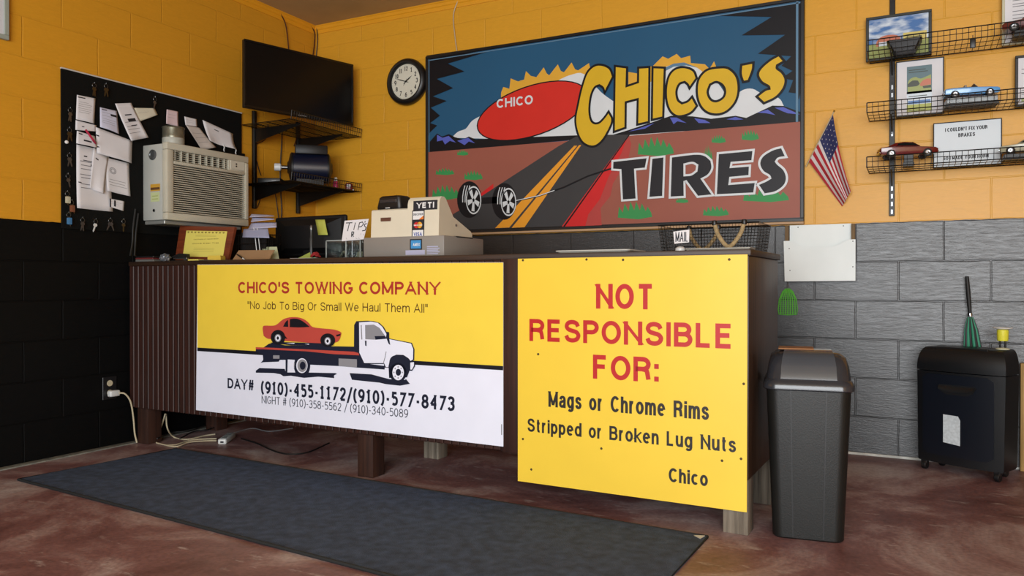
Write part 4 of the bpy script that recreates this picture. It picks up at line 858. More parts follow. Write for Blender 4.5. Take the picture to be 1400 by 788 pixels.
# model cars
def ring(x, zb, zs, zt, ws, wt): return [(x, -ws*.9, zb), (x, -ws, zb+(zs-zb)*.35), (x, -ws, zs-.002), (x, -ws*.96, zs), (x, -wt, zt-.001), (x, -wt*.8, zt), (x, wt*.8, zt), (x, wt, zt-.001), (x, ws*.96, zs), (x, ws, zs-.002), (x, ws, zb+(zs-zb)*.35), (x, ws*.9, zb)]
def model_car(lab, loc, rz, L, paint, kind, ry=0, extra=None, group='model cars on the right wall shelves'):
    t = thing('model_car', lab, 'model car', loc, rz, group); k = L/.24
    if ry: t.rotation_euler = (0, ry, rz)
    S = lambda *q: [v*k for v in q]
    body = [(-.120, .022, .040, .042, .036, .030), (-.116, .016, .046, .049, .042, .036), (-.085, .014, .048, .052, .045, .038), (-.04, .014, .048, .052, .046, .040), (.02, .014, .047, .050, .046, .040), (.07, .014, .045, .047, .045, .039), (.108, .015, .042, .044, .043, .036), (.119, .020, .037, .039, .038, .032)]
    m_ = MB(); m_.loft([ring(*S(*b)) for b in body], paint); m_.build('body', t)
    if kind != 'open':
        cab = [(-.088, .046, .050, .052, .040, .036), (-.055, .046, .052, .068, .041, .031), (-.02, .046, .052, .072, .041, .030), (.012, .046, .051, .070, .041, .030), (.048, .046, .048, .0495, .040, .034)]
        m_ = MB(); m_.loft([ring(*S(*b)) for b in cab], paint); m_.build('roof', t)
        gm = MB(); gl = mat('car_glass', '#14181a', .1)
        for sy in (-1, 1):
            gm.raw([(x*k, sy*y*k, z*k) for x, y, z in ((-.052, .0405, .0535), (.038, .0405, .0515), (.014, .0335, .066), (-.02, .0335, .0675), (-.044, .0345, .064))], [(0, 1, 2, 3, 4)], gl)
        gm.raw([(x*k, y*k, z*k) for x, y, z in ((.046, -.033, .0515), (.046, .033, .0515), (.016, .027, .0705), (.016, -.027, .0705))], [(0, 1, 2, 3)], gl)
        gm.flat = True; gm.build('windows', t)
    else:
        m_ = MB(); m_.box(-.060*k, .018*k, -.034*k, .034*k, .0505*k, .0528*k, BLACK, .001*k, 1); m_.build('cockpit', t)
        for sy in (-.017, .017):
            m_ = MB(); m_.box(-.032*k, -.022*k, (sy-.012)*k, (sy+.012)*k, .050*k, .064*k, mat('seat_tan', '#8d7f70', .6), .002*k, 2); m_.build('seat', t)
        m_ = MB(); m_.loft([[(.024*k, -.034*k, .050*k), (.026*k, -.034*k, .050*k), (.026*k, .034*k, .050*k), (.024*k, .034*k, .050*k)], [(.008*k, -.028*k, .068*k), (.010*k, -.028*k, .068*k), (.010*k, .028*k, .068*k), (.008*k, .028*k, .068*k)]], mat('screen_glass', '#8a8f92', .1, .3)); m_.build('windscreen', t)
    for x in (-.076, .074):
        for sy in (-1, 1):
            wm = MB(); X = Matrix.Translation((x*k, sy*.037*k, .019*k)) @ rotm('X', -sy*math.pi/2)
            wm.lathe([(0, -.006*k), (.0165*k, -.006*k), (.019*k, -.003*k), (.019*k, .007*k), (.0165*k, .0095*k), (.011*k, .0095*k)], mat('tyre_rubber', '#121212', .7), 20, X); w_ = wm.build('wheel', t)
            hm = MB(); hm.lathe([(.0115*k, .0085*k), (.010*k, .0105*k), (.004*k, .0095*k), (0, .011*k)], mat('hub_silver', '#a9adb2', .3, .7), 16, X); hm.build('hub', w_)
    for x, nm in ((-.121, 'rear_bumper'), (.120, 'front_bumper')):
        m_ = MB(); m_.box((x-.003)*k, (x+.003)*k, -.036*k, .036*k, .022*k, .028*k, CHROME, .0015*k, 1); m_.build(nm, t)
    for sy in (-1, 1):
        m_ = MB(); m_.lathe([(.0055*k, 0), (.005*k, .002*k), (0, .003*k)], mat('lamp_glass', '#c9ccc0', .15), 12, Matrix.Translation((.1185*k, sy*.026*k, .033*k)) @ rotm('Y', math.pi/2)); m_.build('headlight', t)
        m_ = MB(); m_.box(-.1215*k, -.1175*k, (sy*.024-.008)*k, (sy*.024+.008)*k, .033*k, .038*k, mat('tail_red', '#7a1a18', .3), .001*k, 1); m_.build('tail_light', t)
    return t
def plinth(lab, c, w, d, h, mt, rz=0):
    t = thing('display_stand', lab, 'display stand', c, rz); m_ = MB(); m_.box(-w/2, w/2, -d/2, d/2, 0, h*.35, BLACK, .001, 1); m_.build('foot', t); m_ = MB(); m_.box(-w/2+.004, w/2-.004, -d/2+.004, d/2-.004, h*.35, h, mt, .002, 1); m_.build('block', t); return t
RC = mat('car_dark_red', '#5c0f14', .22, coat=.6); BC = mat('car_sky_blue', '#5b9ad2', .25, coat=.5); CC = mat('car_cream', '#a9a890', .3, coat=.3); RC2 = mat('car_maroon', '#5d1a1a', .3, coat=.4)
plinth('small black display stand under the dark red model car', (3.925, -.14, ZB+.004), .05, .07, .058, BLACK)
model_car('dark red model muscle car on the bottom shelf, left end', (3.918, -.135, ZB+.048), math.radians(14), .262, RC, 'coupe')
plinth('silver grey display stand under the blue model convertible', (4.19, -.14, ZM+.004), .22, .10, .042, mat('plinth_silver', '#7d8285', .25, .5), math.radians(5))
model_car('sky blue model convertible on a silver base on the middle shelf', (4.19, -.14, ZM+.044), math.radians(8), .232, BC, 'open')
plinth('dark display stand under the cream model car at the right edge', (4.43, -.14, ZB+.004), .22, .09, .028, BLACK)
model_car('cream and dark model car cut by the right edge on bottom shelf', (4.43, -.14, ZB+.03), math.radians(172), .24, CC, 'coupe')
plinth('black display stand under the maroon model car on the top shelf', (4.46, -.14, ZT+.004), .20, .09, .03, BLACK)
model_car('maroon model car on the top shelf by the right edge', (4.45, -.14, ZT+.033), math.radians(170), .26, RC2, 'coupe')
tr_ = thing('display_tray', 'dark tapered tray on top shelf in front of the blue sky picture', 'tray', (3.905, -.14, ZT+.004))
m_ = MB(); m_.loft([rrect(.05, .045, .008, 0), rrect(.075, .06, .008, .05), rrect(.078, .063, .008, .052), rrect(.070, .055, .008, .052), rrect(.047, .042, .008, .005)], BLACK); m_.build('pan', tr_)
cp_ = thing('hanging_clip', 'small black clip hanging on the lip of the top shelf', 'clip', tuple(P(1330, 66, 'y', -.272)))
m_ = MB(); m_.box(-.012, .012, -.008, .004, 0, .045, BLACK, .004); m_.build('body', cp_); m_ = MB(); m_.tube([(0, .0, .044), (0, -.004, .058), (0, .004, .062), (0, .008, .05)], .002, STEEL, 6); m_.build('hook', cp_)

# ================================================================== ON THE BACK WALL, LEFT OF THE BIG SIGN
ck = thing('wall_clock', 'round black-rimmed wall clock with white dial left of the big sign', 'clock', (.842, 0, 2.29))
X = rotm('X', math.pi/2)      # z of the lathe points into the room (-y)
m_ = MB(); m_.lathe([(0, .001), (.145, .001), (.156, .012), (.160, .030), (.158, .046), (.150, .058), (.138, .064), (.128, .062), (.122, .054), (.119, .040), (0, .038)], BLACK, 48, X); m_.build('case', ck)
m_ = MB(); m_.lathe([(.1195, .0395), (.1195, .0415), (0, .0415)], mat('dial_white', '#cfcdbd', .5), 48, X); m_.build('dial', ck)
cf = Frame((.842, -.0418, 2.29), (1, 0, 0), (0, 0, 1)); a = Art(cf, None, .0004)
for n_ in range(1, 13):
    an = math.radians(90-30*n_); c = (.089*math.cos(an), .089*math.sin(an)); w_ = .028 if n_ > 9 else .017
    if n_ == 11: w_ = .022
    a.text(str(n_), (c[0]-w_/2, c[1]-.0155), (c[0]+w_/2, c[1]+.0155), DINK, .17, uv=True)
for k in range(60):
    an = math.radians(6*k); r0 = .112 if k % 5 else .109; a.stroke([(r0*math.cos(an), r0*math.sin(an)), (.116*math.cos(an), .116*math.sin(an))], .0012, DINK, False)
a.build('numerals', ck)
def hand(ang, ln, w_, h, nm):
    an = math.radians(90-ang); d = Vector((math.cos(an), math.sin(an))); n2 = Vector((-d.y, d.x)); pts = [-d*.022+n2*w_*.6, -d*.022-n2*w_*.6, d*ln*.55-n2*w_, d*ln, d*ln*.55+n2*w_]
    m_ = MB(); m_.prism([tuple(p) for p in pts], h, h+.0012, BLACK, Matrix.Translation((0, -.0425, 0)) @ rotm('X', math.pi/2)); m_.build(nm, ck)
hand(54, .060, .0042, .001, 'hour_hand'); hand(289, .088, .003, .0028, 'minute_hand'); hand(215, .035, .001, .0045, 'second_hand')
m_ = MB(); m_.lathe([(.006, .0425), (.006, .049), (0, .049)], BLACK, 16, X); m_.build('hub', ck)
B0 = lambda u, v, y=-.012: tuple(P(u, v, 'y', y))
cable('cable', [B0(628, -4), B0(620, 20), B0(622, 50), B0(625, 72)], .0035, mat('cable_white', '#b9a98a', .5), 'white cable running from the ceiling down to the big sign')

# ================================================================== LEFT WALL
kb = thing('key_board', 'black pin board with white top edge on the left wall holding papers and keys', 'board', (.001, -1.337, 1.190))
KBM = mat('board_black', '#060706', .8, spec=.2, bump=.15, bscale=150)
m_ = MB(); m_.box(.001, .012, -1.947, -.726, 1.190, 2.020, KBM); m_.build('panel', kb, world=True)
m_ = MB(); m_.box(.001, .014, -1.949, -.724, 2.020, 2.027, mat('edge_white', '#b9b9b5', .6)); m_.build('top_edge', kb, 'white strip along the top edge', world=True)
m_ = MB(); m_.box(.001, .014, -.745, -.700, 1.40, 1.76, KBM); m_.build('side_strip', kb, world=True)
pfm = thing('picture_frame', 'white framed panel at the upper left corner of the left wall', 'picture frame', (.001, -2.42, 2.09))
FWM = mat('frame_white', '#c3c6cc', .5)
for (q0, q1, r0, r1) in ((-2.68, -2.217, 2.09, 2.112), (-2.68, -2.217, 2.53, 2.552), (-2.68, -2.658, 2.112, 2.53), (-2.239, -2.217, 2.112, 2.53)):
    m_ = MB(); m_.box(.001, .024, q0, q1, r0, r1, mat('frame_grey_green', '#8f988f', .5), .002, 1); m_.build('frame', pfm, world=True)
m_ = MB(); m_.box(.001, .016, -2.66, -2.237, 2.11, 2.532, FWM); m_.build('panel', pfm, world=True)

ZP = (80, 90, 3.581)
def wall_paper(name, lab, quad, cat, lay, mt=PAPER, curl=.012, txt=(), dark=(), group='papers pinned on the black board', col=INK, extra=None):
    """quad: outline corners TL TR BR BL in the zoomed photo; rows of print at the heights in txt"""
    fr = left(.0135+lay*.0032); q = [fr.px(80+x/3.581, 90+y/3.581) for x, y in quad]; n = 8
    def at(s_, t_, h=0.0):
        a0 = (q[0][0]*(1-s_)+q[1][0]*s_, q[0][1]*(1-s_)+q[1][1]*s_); a1 = (q[3][0]*(1-s_)+q[2][0]*s_, q[3][1]*(1-s_)+q[2][1]*s_)
        return fr.w(a0[0]*(1-t_)+a1[0]*t_, a0[1]*(1-t_)+a1[1]*t_, h+curl*(t_**2.2)*(.55+.45*math.cos(s_*5+lay)))
    m_ = MB(); m_.flat = True; vs = [at(i/n, j/n) for j in range(n+1) for i in range(n+1)]
    fs = [(j*(n+1)+i, (j+1)*(n+1)+i, (j+1)*(n+1)+i+1, j*(n+1)+i+1) for j in range(n) for i in range(n)]
    m_.raw(vs, fs, mt)
    t = thing(name, lab, cat, at(.5, 1), 0, group); o = m_.build('sheet', t, world=True, smooth=180)
    s_m = o.modifiers.new('thickness', 'SOLIDIFY'); s_m.thickness = .0004; s_m.offset = -1
    if txt or dark or extra:
        m_ = MB(); m_.flat = True
        def bar(s0, s1, t0, t1, mt_):
            K = 5
            for k in range(K):
                u0, u1 = s0+(s1-s0)*k/K, s0+(s1-s0)*(k+1)/K; m_.raw([at(u0, t0, .0007), at(u0, t1, .0007), at(u1, t1, .0007), at(u1, t0, .0007)], [(0, 1, 2, 3)], mt_)
        for t0 in txt: bar(.1+random.random()*.05, random.uniform(.6, .92), t0, t0+.012, col)
        for (s0, s1, t0, t1) in dark: bar(s0, s1, t0, t1, DINK)
        if extra == 'seal':
            for r_ in (.13, .085):
                for k in range(20):
                    a0, a1 = k*math.pi/10, (k+1)*math.pi/10; ra, rb_ = r_, r_-.02
                    g = lambda r, a_: at(.3+r*1.1*math.cos(a_), .35+r*.75*math.sin(a_), .0007); m_.raw([g(ra, a0), g(rb_, a0), g(rb_, a1), g(ra, a1)], [(0, 1, 2, 3)], INK)
        m_.build('print', t, world=True, smooth=0)
    return t
wall_paper('form', 'largest white form, hanging lowest at left under the other papers', [(88, 385), (245, 420), (262, 715), (85, 697)], 'paper', 0, txt=(.24, .30, .36, .45, .5, .6, .66), dark=((.2, .75, .22, .232), (.42, .7, .27, .3), (.22, .32, .15, .17), (.05, .14, .58, .595)), curl=.01)
wall_paper('letter', 'white sheet with a round grey seal above the small clipped card', [(228, 448), (345, 478), (348, 640), (236, 612)], 'paper', 1, extra='seal', txt=(.62, .7, .78), curl=.008)
wall_paper('receipt', 'narrow white receipt curling over the large form', [(172, 400), (244, 452), (212, 628), (150, 600)], 'receipt', 2, curl=.02, dark=((.2, .4, .2, .23),))
wall_paper('note', 'large blank white sheet in the middle of the pinned papers', [(182, 300), (362, 368), (354, 478), (188, 428)], 'paper', 3, curl=.014, dark=((.0, .08, .28, .33), (.0, .07, .72, .76)))
wall_paper('note', 'white slip right below the top left note', [(84, 266), (186, 292), (182, 322), (82, 314)], 'paper', 2, curl=.005, dark=((.3, .42, .5, .6),))
wall_paper('note', 'small printed slip behind the red pen at the left edge', [(90, 318), (178, 345), (190, 402), (86, 380)], 'paper', 4, curl=.006, txt=(.2,), dark=((.35, .75, .55, .68), (.1, .3, .12, .2)))
wall_paper('note', 'white lined note pinned at the top left of the board', [(90, 142), (181, 160), (173, 284), (85, 262)], 'paper', 3, txt=(.25, .33, .41, .5, .58, .66), dark=((.05, .45, .06, .1),), curl=.008)
wall_paper('note', 'bluish printed form right of the top left note', [(203, 203), (286, 222), (296, 334), (202, 300)], 'paper', 4, mt=mat('paper_blue', '#c3c6da', .8), txt=(.2, .35, .5, .6, .7), dark=((.1, .4, .06, .1), (.6, .95, .2, .3)), curl=.010)
wall_paper('receipt', 'long white receipt hanging tilted at the centre of the board', [(277, 185), (356, 182), (436, 352), (347, 369)], 'receipt', 6, txt=(.5, .62, .7, .8), dark=((.3, .7, .3, .33), (.35, .8, .42, .5), (.4, .75, .6, .62)), curl=.016)
wall_paper('envelope', 'small white envelope tilted behind the long receipt', [(370, 206), (470, 208), (486, 240), (394, 273)], 'envelope', 4, mt=mat('paper_cream', '#cbc9b6', .8), curl=.006, txt=(.4,))
wall_paper('note', 'small pink note above the metal canister', [(530, 213), (586, 225), (584, 297), (525, 284)], 'paper', 1, mt=mat('paper_pink', '#d3bfc4', .8), curl=.006, txt=(.3, .5))
wall_paper('note', 'small white card right of the pink note', [(616, 248), (676, 262), (677, 298), (621, 290)], 'paper', 2, curl=.004, txt=(.3, .6))
wall_paper('receipt', 'folded white receipt hanging down to the top of the air conditioner', [(624, 291), (690, 304), (766, 400), (700, 412)], 'receipt', 3, mt=mat('paper_warm', '#c4bfba', .8), curl=.02, txt=(.3, .5, .7))
wall_paper('letter', 'folded white letter above the right end of the air conditioner', [(705, 265), (854, 333), (855, 411), (728, 368)], 'paper', 1, curl=.03, dark=((.35, .5, .22, .26),))
wall_paper('card', 'small dark printed card at the lower right of the big form', [(250, 650), (322, 664), (318, 712), (250, 690)], 'card', 3, txt=(.3, .5), dark=((0, .1, 0, 1), (.3, .42, .1, .8)), curl=.004)
mk = thing('pen', 'red pen hanging across the pinned papers', 'pen', tuple(P(80+158/3.581, 90+350/3.581, 'x', .045)))
p0 = P(80+133/3.581, 90+313/3.581, 'x', .043); p1 = P(80+183/3.581, 90+383/3.581, 'x', .043); pinkm = mat('pen_red', '#b02848', .4)
m_ = MB(); m_.tube([p0, p0.lerp(p1, .72)], .0055, pinkm, 10); m_.build('barrel', mk, world=True)
m_ = MB(); m_.tube([p0.lerp(p1, .72), p0.lerp(p1, .9), p1], [.0062, .006, .003], mat('pen_cap', '#8c1f3a', .4), 10); m_.build('cap', mk, world=True)
bt = MB(); c = P(80+38/3.581, 90+374/3.581, 'x', .016); bt.lathe([(.009, 0), (.009, .006), (.006, .009), (0, .0095)], WHITE, 16, Matrix.Translation(c) @ rotm('Y', math.pi/2)); bt.build('magnet', label='round white magnet at the left edge of the black board', cat='magnet')

# keys on hooks
KY = mat('key_brass', '#5d5036', .35, .8); KS = mat('key_steel', '#6f7072', .3, .9)
def key_set(loc, lab, a1, a2, mt, fob=None, gr='keys hanging on the black board'):
    t = thing('key', lab, 'keys', loc, 0, gr)
    m_ = MB(); m_.tube([(-.010, 0, .004), (.004, 0, .002), (.008, 0, .0), (.009, 0, .005)], .0014, STEEL, 6); m_.build('hook', t)
    m_ = MB(); m_.tube([(.006, .011*math.cos(k*math.pi/8), -.012+.011*math.sin(k*math.pi/8)) for k in range(16)], .0012, KS, 5, True); m_.build('ring', t)
    for i_, an in enumerate((a1, a2)):
        if an is None: continue
        X = Matrix.Translation((.0055+.003*i_, 0, -.022)) @ rotm('X', an); m_ = MB()
        pts = [(.011*math.sin(k*math.pi/6), -.010+.010*math.cos(k*math.pi/6)) for k in range(0, 13)][:-1]
        m_.prism(pts, -.001, .001, mt, X @ Matrix(((0, 0, 1, 0), (1, 0, 0, 0), (0, 1, 0, 0), (0, 0, 0, 1))))
        m_.prism([(-.004, -.019), (.004, -.019), (.004, -.03), (.002, -.034), (.004, -.038), (.002, -.044), (0, -.050), (-.004, -.044)], -.001, .001, mt, X @ Matrix(((0, 0, 1, 0), (1, 0, 0, 0), (0, 1, 0, 0), (0, 0, 0, 1))))
        m_.build('blade', t)
    if fob:
        m_ = MB(); m_.box(.009, .013, -.013, .013, -.062, -.026, fob, .004); m_.build('fob', t, 'coloured key fob')
    return t
KW = mat('key_white', '#c9cac8', .5); FB = mat('fob_blue', '#3f78a8', .4); FR2 = mat('fob_brown', '#7a4a33', .5); FWt = mat('fob_white', '#b9b6a0', .5)
for (u, v, lab, a1, a2, mt, fb) in ((112, 298, 'dark keys in the bottom row, first to the right of the blue fob', .1, -.25, KS, None), (130, 300, 'white-bladed key in the bottom row of keys', -.3, None, KW, None), (150, 299, 'spread pair of keys in the bottom row, right of the white-bladed key', -.45, .4, KS, None), (168, 300, 'brass key at the right end of the bottom row of keys', 0, None, KY, None),
        (95, 148, 'keys at the top of the left column of keys', .1, -.2, KS, None), (94, 175, 'keys in the left column just above the round white magnet', -.15, .25, KY, None), (94, 210, 'keys in the left column just below the round white magnet', .3, -.2, KS, None), (92, 238, 'single key in the left column above the cream fob', .25, None, KS, None), (91, 262, 'keys with a cream fob low in the left column', .1, None, KY, FWt), (97, 274, 'keys with a brown fob low in the left column', -.1, .3, KY, FR2), (93, 291, 'keys with a blue fob at the bottom left corner of the board', .2, None, KS, FB),
        (128, 114, 'pair of dark keys left of two hanging at the board top', .1, -.2, KY, None), (144, 115, 'pair of dark keys right of two hanging at the board top', -.15, .2, KY, None), (211, 133, 'single key hanging at the top right of the board above the envelope', -.15, None, KS, None)):
    p = P(u, v, 'x', .022); key_set((.022, p.y, p.z), lab, a1, a2, mt, fb)
for (u, v, lab) in ((305, 201, 'small white hook at the back of the air conditioner top, left of two'), (321, 205, 'small white hook at the back of the air conditioner top, right of two')):
    p = P(u, v, 'x', .02); m_ = MB(); m_.tube([p+Vector((-.008, 0, .012)), p+Vector((.006, 0, .010)), p+Vector((.012, 0, -.004)), p+Vector((.006, 0, -.02)), p+Vector((.012, 0, -.03))], .004, WPL, 8); m_.build('wall_hook', label=lab, cat='hook', group='white hooks over the air conditioner')

# air conditioner
ACB = mat('ac_beige', '#b6b3a2', .5, var=.05); ACS = mat('ac_side', '#a6a9a3', .5, var=.05); ACD = mat('ac_dark', '#12110e', .9, spec=.2)
ac = thing('air_conditioner', 'beige window air conditioner unit sticking out of the left wall', 'air conditioner', (.014, -1.165, 1.262))
D_, y0, y1, z1 = .166, -.305, .300, .438
m_ = MB(); m_.box(0, D_-.004, y0, y1, 0, z1-.006, ACS, .006); m_.build('casing', ac)
m_ = MB()
for (ya, yb, za, zb_) in ((y0, y1, z1-.040, z1), (y0, y1, 0, .042), (y0, y0+.045, .042, z1-.04), (y1-.028, y1, .042, z1-.04), (y0+.045, y1-.028, .318, .338)): m_.box(D_-.004, D_+.038, ya, yb, za, zb_, ACB, .006)
m_.box(D_-.003, D_+.006, y0+.04, y1-.02, .03, z1-.03, ACD)
m_.box(D_-.004, D_+.034, y1-.158, y1-.02, .332, z1-.03, ACB, .003)
face = m_.build('front_frame', ac)
m_ = MB()
ACG0 = .046
for k in range(22): m_.box(D_+.004, D_+.033, y0+.043, y1-.026, ACG0+.0124*k, ACG0+.0052+.0124*k, ACB)
m_.build('grille', ac)
m_ = MB()
for k in range(5): m_.box(D_+.004, D_+.028, y0+.043, y1-.158, .343+.012*k, .3455+.012*k, ACB)
for k in range(9): m_.box(D_+.004, D_+.030, y0+.06+.045*k, y0+.0625+.045*k, .340, .400, ACB)
m_.build('louvre', ac)
m_ = MB(); m_.box(D_+.033, D_+.036, y1-.145, y1-.032, .345, .400, mat('ac_panel', '#c3c1b2', .45), .002, 1); cp = m_.build('control_panel', ac)
for z in (.366, .380):
    m_ = MB(); m_.lathe([(.005, 0), (.0045, .003), (0, .0035)], BLACK, 12, Matrix.Translation((D_+.036, y1-.10, z)) @ rotm('Y', math.pi/2)); m_.build('knob', cp)
SX = Matrix.Translation((.085, y0, .372)) @ rotm('X', math.pi/2)
m_ = MB(); m_.lathe([(.030, 0), (.030, .004), (.022, .006), (.018, .003), (0, .003)], mat('ac_badge', '#5d6162', .3, .6), 24, SX); m_.build('round_knob', ac)
m_ = MB(); m_.lathe([(.010, 0), (.009, .003), (0, .0035)], CHROME, 14, Matrix.Translation((.095, y0, .055)) @ rotm('X', math.pi/2)); m_.build('bolt', ac)
m_ = MB(); m_.box(.065, .145, y0-.0012, y0, .165, .205, mat('label_orange', '#b98d2c', .6)); m_.box(.068, .142, y0-.0016, y0, .172, .186, mat('label_brown', '#5a3a1a', .6)); m_.build('warning_label', ac, 'orange and brown warning label')
m_ = MB(); m_.box(.068, .140, y0-.0012, y0, .105, .158, mat('label_green', '#b3bd8c', .6)); m_.box(.08, .128, y0-.0016, y0, .118, .122, PGR); m_.box(.08, .128, y0-.0016, y0, .135, .139, PGR); m_.build('energy_label', ac, 'pale green label')
m_ = MB(); m_.box(0, D_+.0, y0+.012, y1-.03, -.022, -.001, mat('ac_tray', '#8c8e8a', .4, .4), .003, 1); m_.build('drip_tray', ac)
cn = thing('canister', 'open metal canister standing on the air conditioner', 'canister', (.085, P(237, 200, 'x', .085).y, 1.7005))
CM = mat('canister_tin', '#7a7868', .35, .6, var=.25, vscale=30); 
m_ = MB(); m_.lathe([(0, 0), (.056, 0), (.060, .006), (.060, .055), (.061, .06), (.060, .064), (.060, .108), (.063, .112), (.062, .116), (.058, .116), (.056, .108), (.055, .010), (0, .008)], CM, 32); m_.build('can', cn)
m_ = MB(); m_.lathe([(.0605, .008), (.0612, .010), (.0612, .050), (.0605, .052)], mat('canister_label', '#a5a69c', .5, var=.15, vscale=20), 32); m_.build('label_band', cn)
for i_, (u, va, vb) in enumerate(((182, 312, 352), (186, 318, 352))):
    cable('cable', [tuple(P(u+3, va-26, 'x', .03)), tuple(P(u, va, 'x', .04)), tuple(P(u-1, (va+vb)/2, 'x', .04)), tuple(P(u-4+2*i_, vb-2, 'x', .05))], .005, BLKC, ('black cord hanging down the left wall beside the counter, left one', 'black cord hanging down the left wall beside the counter, right one')[i_], 'cord')

# television in the corner
TA = math.atan2(.772, .2335); tv = thing('television', 'black flat television mounted across the corner above the shelves', 'television', (.338, -.516, 2.006), TA)
m_ = MB(); m_.box(-.405, .405, .004, .030, 0, .428, BLACK, .004); m_.box(-.26, .26, .030, .060, .06, .34, BLACK, .012); m_.build('housing', tv)
BZ = mat('tv_bezel', '#0b0b0d', .2)
for (q0, q1, r0, r1) in ((-.406, .406, 0, .020), (-.406, .406, .414, .429), (-.406, -.392, .02, .414), (.392, .406, .02, .414)):
    m_ = MB(); m_.box(q0, q1, -.004, .006, r0, r1, BZ, .002, 1); m_.build('bezel', tv)
m_ = MB(); m_.box(-.392, .392, .0, .005, .020, .414, mat('tv_screen', '#0a0a0c', .22, spec=.3)); m_.build('screen', tv)
m_ = MB(); m_.box(-.03, .03, -.0046, -.0035, .006, .011, mat('tv_badge', '#6f7072', .4)); m_.build('badge', tv, 'small grey badge')
m_ = MB(); m_.box(-.05, .05, .055, .14, .16, .24, MBLACK, .004); m_.build('mount', tv)

# two corner shelves on uprights
for (yy, lab) in ((-.615, 'black shelf upright on the left wall nearest the air conditioner'), (-.197, 'black shelf upright on the left wall nearest the room corner')):
    t = thing('shelf_upright', lab, 'shelf upright', (0, yy, 1.405)); m_ = MB(); m_.box(.0005, .022, -.014, .014, 0, .655, MBLACK, .002, 1); m_.build('channel', t)
def corner_shelf(z, lab):
    t = thing('wire_shelf', lab, 'shelf', (.02, -.73, z)); m_ = MB(); D = .425; Ly = .70
    for x, zz in ((0, 0), (D*.25, 0), (D*.5, 0), (D*.75, 0), (D, 0), (D+.004, .028), (D+.006, .055)): m_.tube([(x, 0, zz), (x, Ly, zz)], .003 if zz in (0, .055) else .002, MBLACK, 6)
    y = 0.0
    while y < Ly+.001: m_.tube([(0, y, 0), (D, y, 0), (D+.006, y, .055)], .0021, MBLACK, 5); y += .0233
    m_.tube([(0, 0, 0), (D, 0, 0), (D+.006, 0, .055)], .003, MBLACK, 6); m_.build('wire_deck', t)
    for yb in (.115, .533):
        m_ = MB(); m_.prism([(0, -.004), (0, -.10), (.05, -.088), (D*.93, -.014), (D*.93, -.004)], -.003, .003, MBLACK, Matrix(((1, 0, 0, 0), (0, 0, -1, yb), (0, 1, 0, 0), (0, 0, 0, 1)))); m_.build('bracket', t)
ZS1, ZS2 = 1.555, 1.945
corner_shelf(ZS2, 'upper black wire shelf directly under the television'); corner_shelf(ZS1, 'lower black wire shelf in the corner carrying the blue motor')
MBL = mat('motor_blue', '#0a1128', .35, coat=.2); MGY = mat('motor_dark', '#17181a', .45, .4)
mo = thing('electric_motor', 'dark blue electric motor lying on the lower corner shelf', 'motor', (.255, -.345, ZS1+.004), math.radians(44))
X = Matrix.Translation((0, 0, .135)) @ rotm('Y', math.pi/2)
m_ = MB(); m_.lathe([(.098, -.115), (.102, -.110), (.102, .115), (.098, .120)], MBL, 36, X); m_.build('casing', mo)
for s_ in (-1, 1):
    m_ = MB(); m_.lathe([(0, .150*s_), (.035, .150*s_), (.045, .142*s_), (.092, .132*s_), (.103, .124*s_), (.103, .112*s_)], MGY, 32, X); m_.build('end_bell', mo)
m_ = MB(); m_.lathe([(0, -.215), (.013, -.215), (.013, -.14)], STEEL, 14, X); m_.build('shaft', mo)
m_ = MB(); m_.lathe([(0, -.235), (.024, -.235), (.026, -.228), (.026, -.196), (.02, -.190), (0, -.190)], WPL, 18, X); m_.build('pulley', mo, 'white pulley on the shaft')
m_ = MB(); m_.box(-.10, .115, -.075, .05, .222, .285, MGY, .008); m_.build('junction_box', mo)
m_ = MB(); m_.box(-.11, .11, -.085, .085, 0, .012, MGY, .002, 1); m_.box(-.09, .09, -.06, -.045, .012, .06, MGY); m_.box(-.09, .09, .045, .06, .012, .06, MGY); m_.build('mounting_foot', mo)
p = P(459, 249, 'y', -.14); bo = thing('bottle', 'small pink bottle with white cap on the lower corner shelf', 'bottle', (p.x, -.14, ZS1+.004))
m_ = MB(); m_.lathe([(0, 0), (.016, 0), (.018, .003), (.018, .055), (.012, .066), (.009, .068), (0, .068)], mat('bottle_pink', '#b92c5e', .3), 20); m_.build('body', bo)
m_ = MB(); m_.lathe([(.010, .066), (.012, .068), (.012, .09), (.009, .094), (0, .094)], WPL, 16); m_.build('cap', bo)
p = P(478, 251, 'y', -.08); rd = thing('tape_measure', 'small dark red tape measure at the right end of the lower corner shelf', 'tape measure', (p.x, -.085, ZS1+.004), .6)
m_ = MB(); m_.box(-.028, .024, -.017, .017, 0, .055, mat('tape_red', '#6d1218', .35), .012, 3); m_.build('case', rd); m_ = MB(); m_.box(-.016, .014, -.0185, -.0165, .028, .044, WPL, .0008, 1); m_.build('badge', rd, 'pale badge'); m_ = MB(); m_.box(.022, .032, -.008, .008, .002, .010, STEEL, .001, 1); m_.build('tab', rd)
p = P(370, 241, 'y', -.60); ro = thing('cable_box', 'flat black cable box at the left end of the lower corner shelf', 'set-top box', (p.x, -.60, ZS1+.005), math.radians(30))
m_ = MB(); m_.box(-.075, .075, -.05, .05, .004, .038, BLACK, .004); m_.build('housing', ro); m_ = MB(); m_.box(.02, .05, -.0512, -.0495, .016, .024, mat('box_led_grey', '#6a6c70', .4)); m_.build('display', ro)
for sx in (-.055, .055):
    m_ = MB(); m_.lathe([(.008, 0), (.008, .005), (0, .005)], BLACK, 10, Matrix.Translation((sx, 0, 0))); m_.build('foot', ro)
RDC = mat('cord_red_brown', '#3a1410', .5); L0 = lambda u, v, x=.012: tuple(P(u, v, 'x', x))
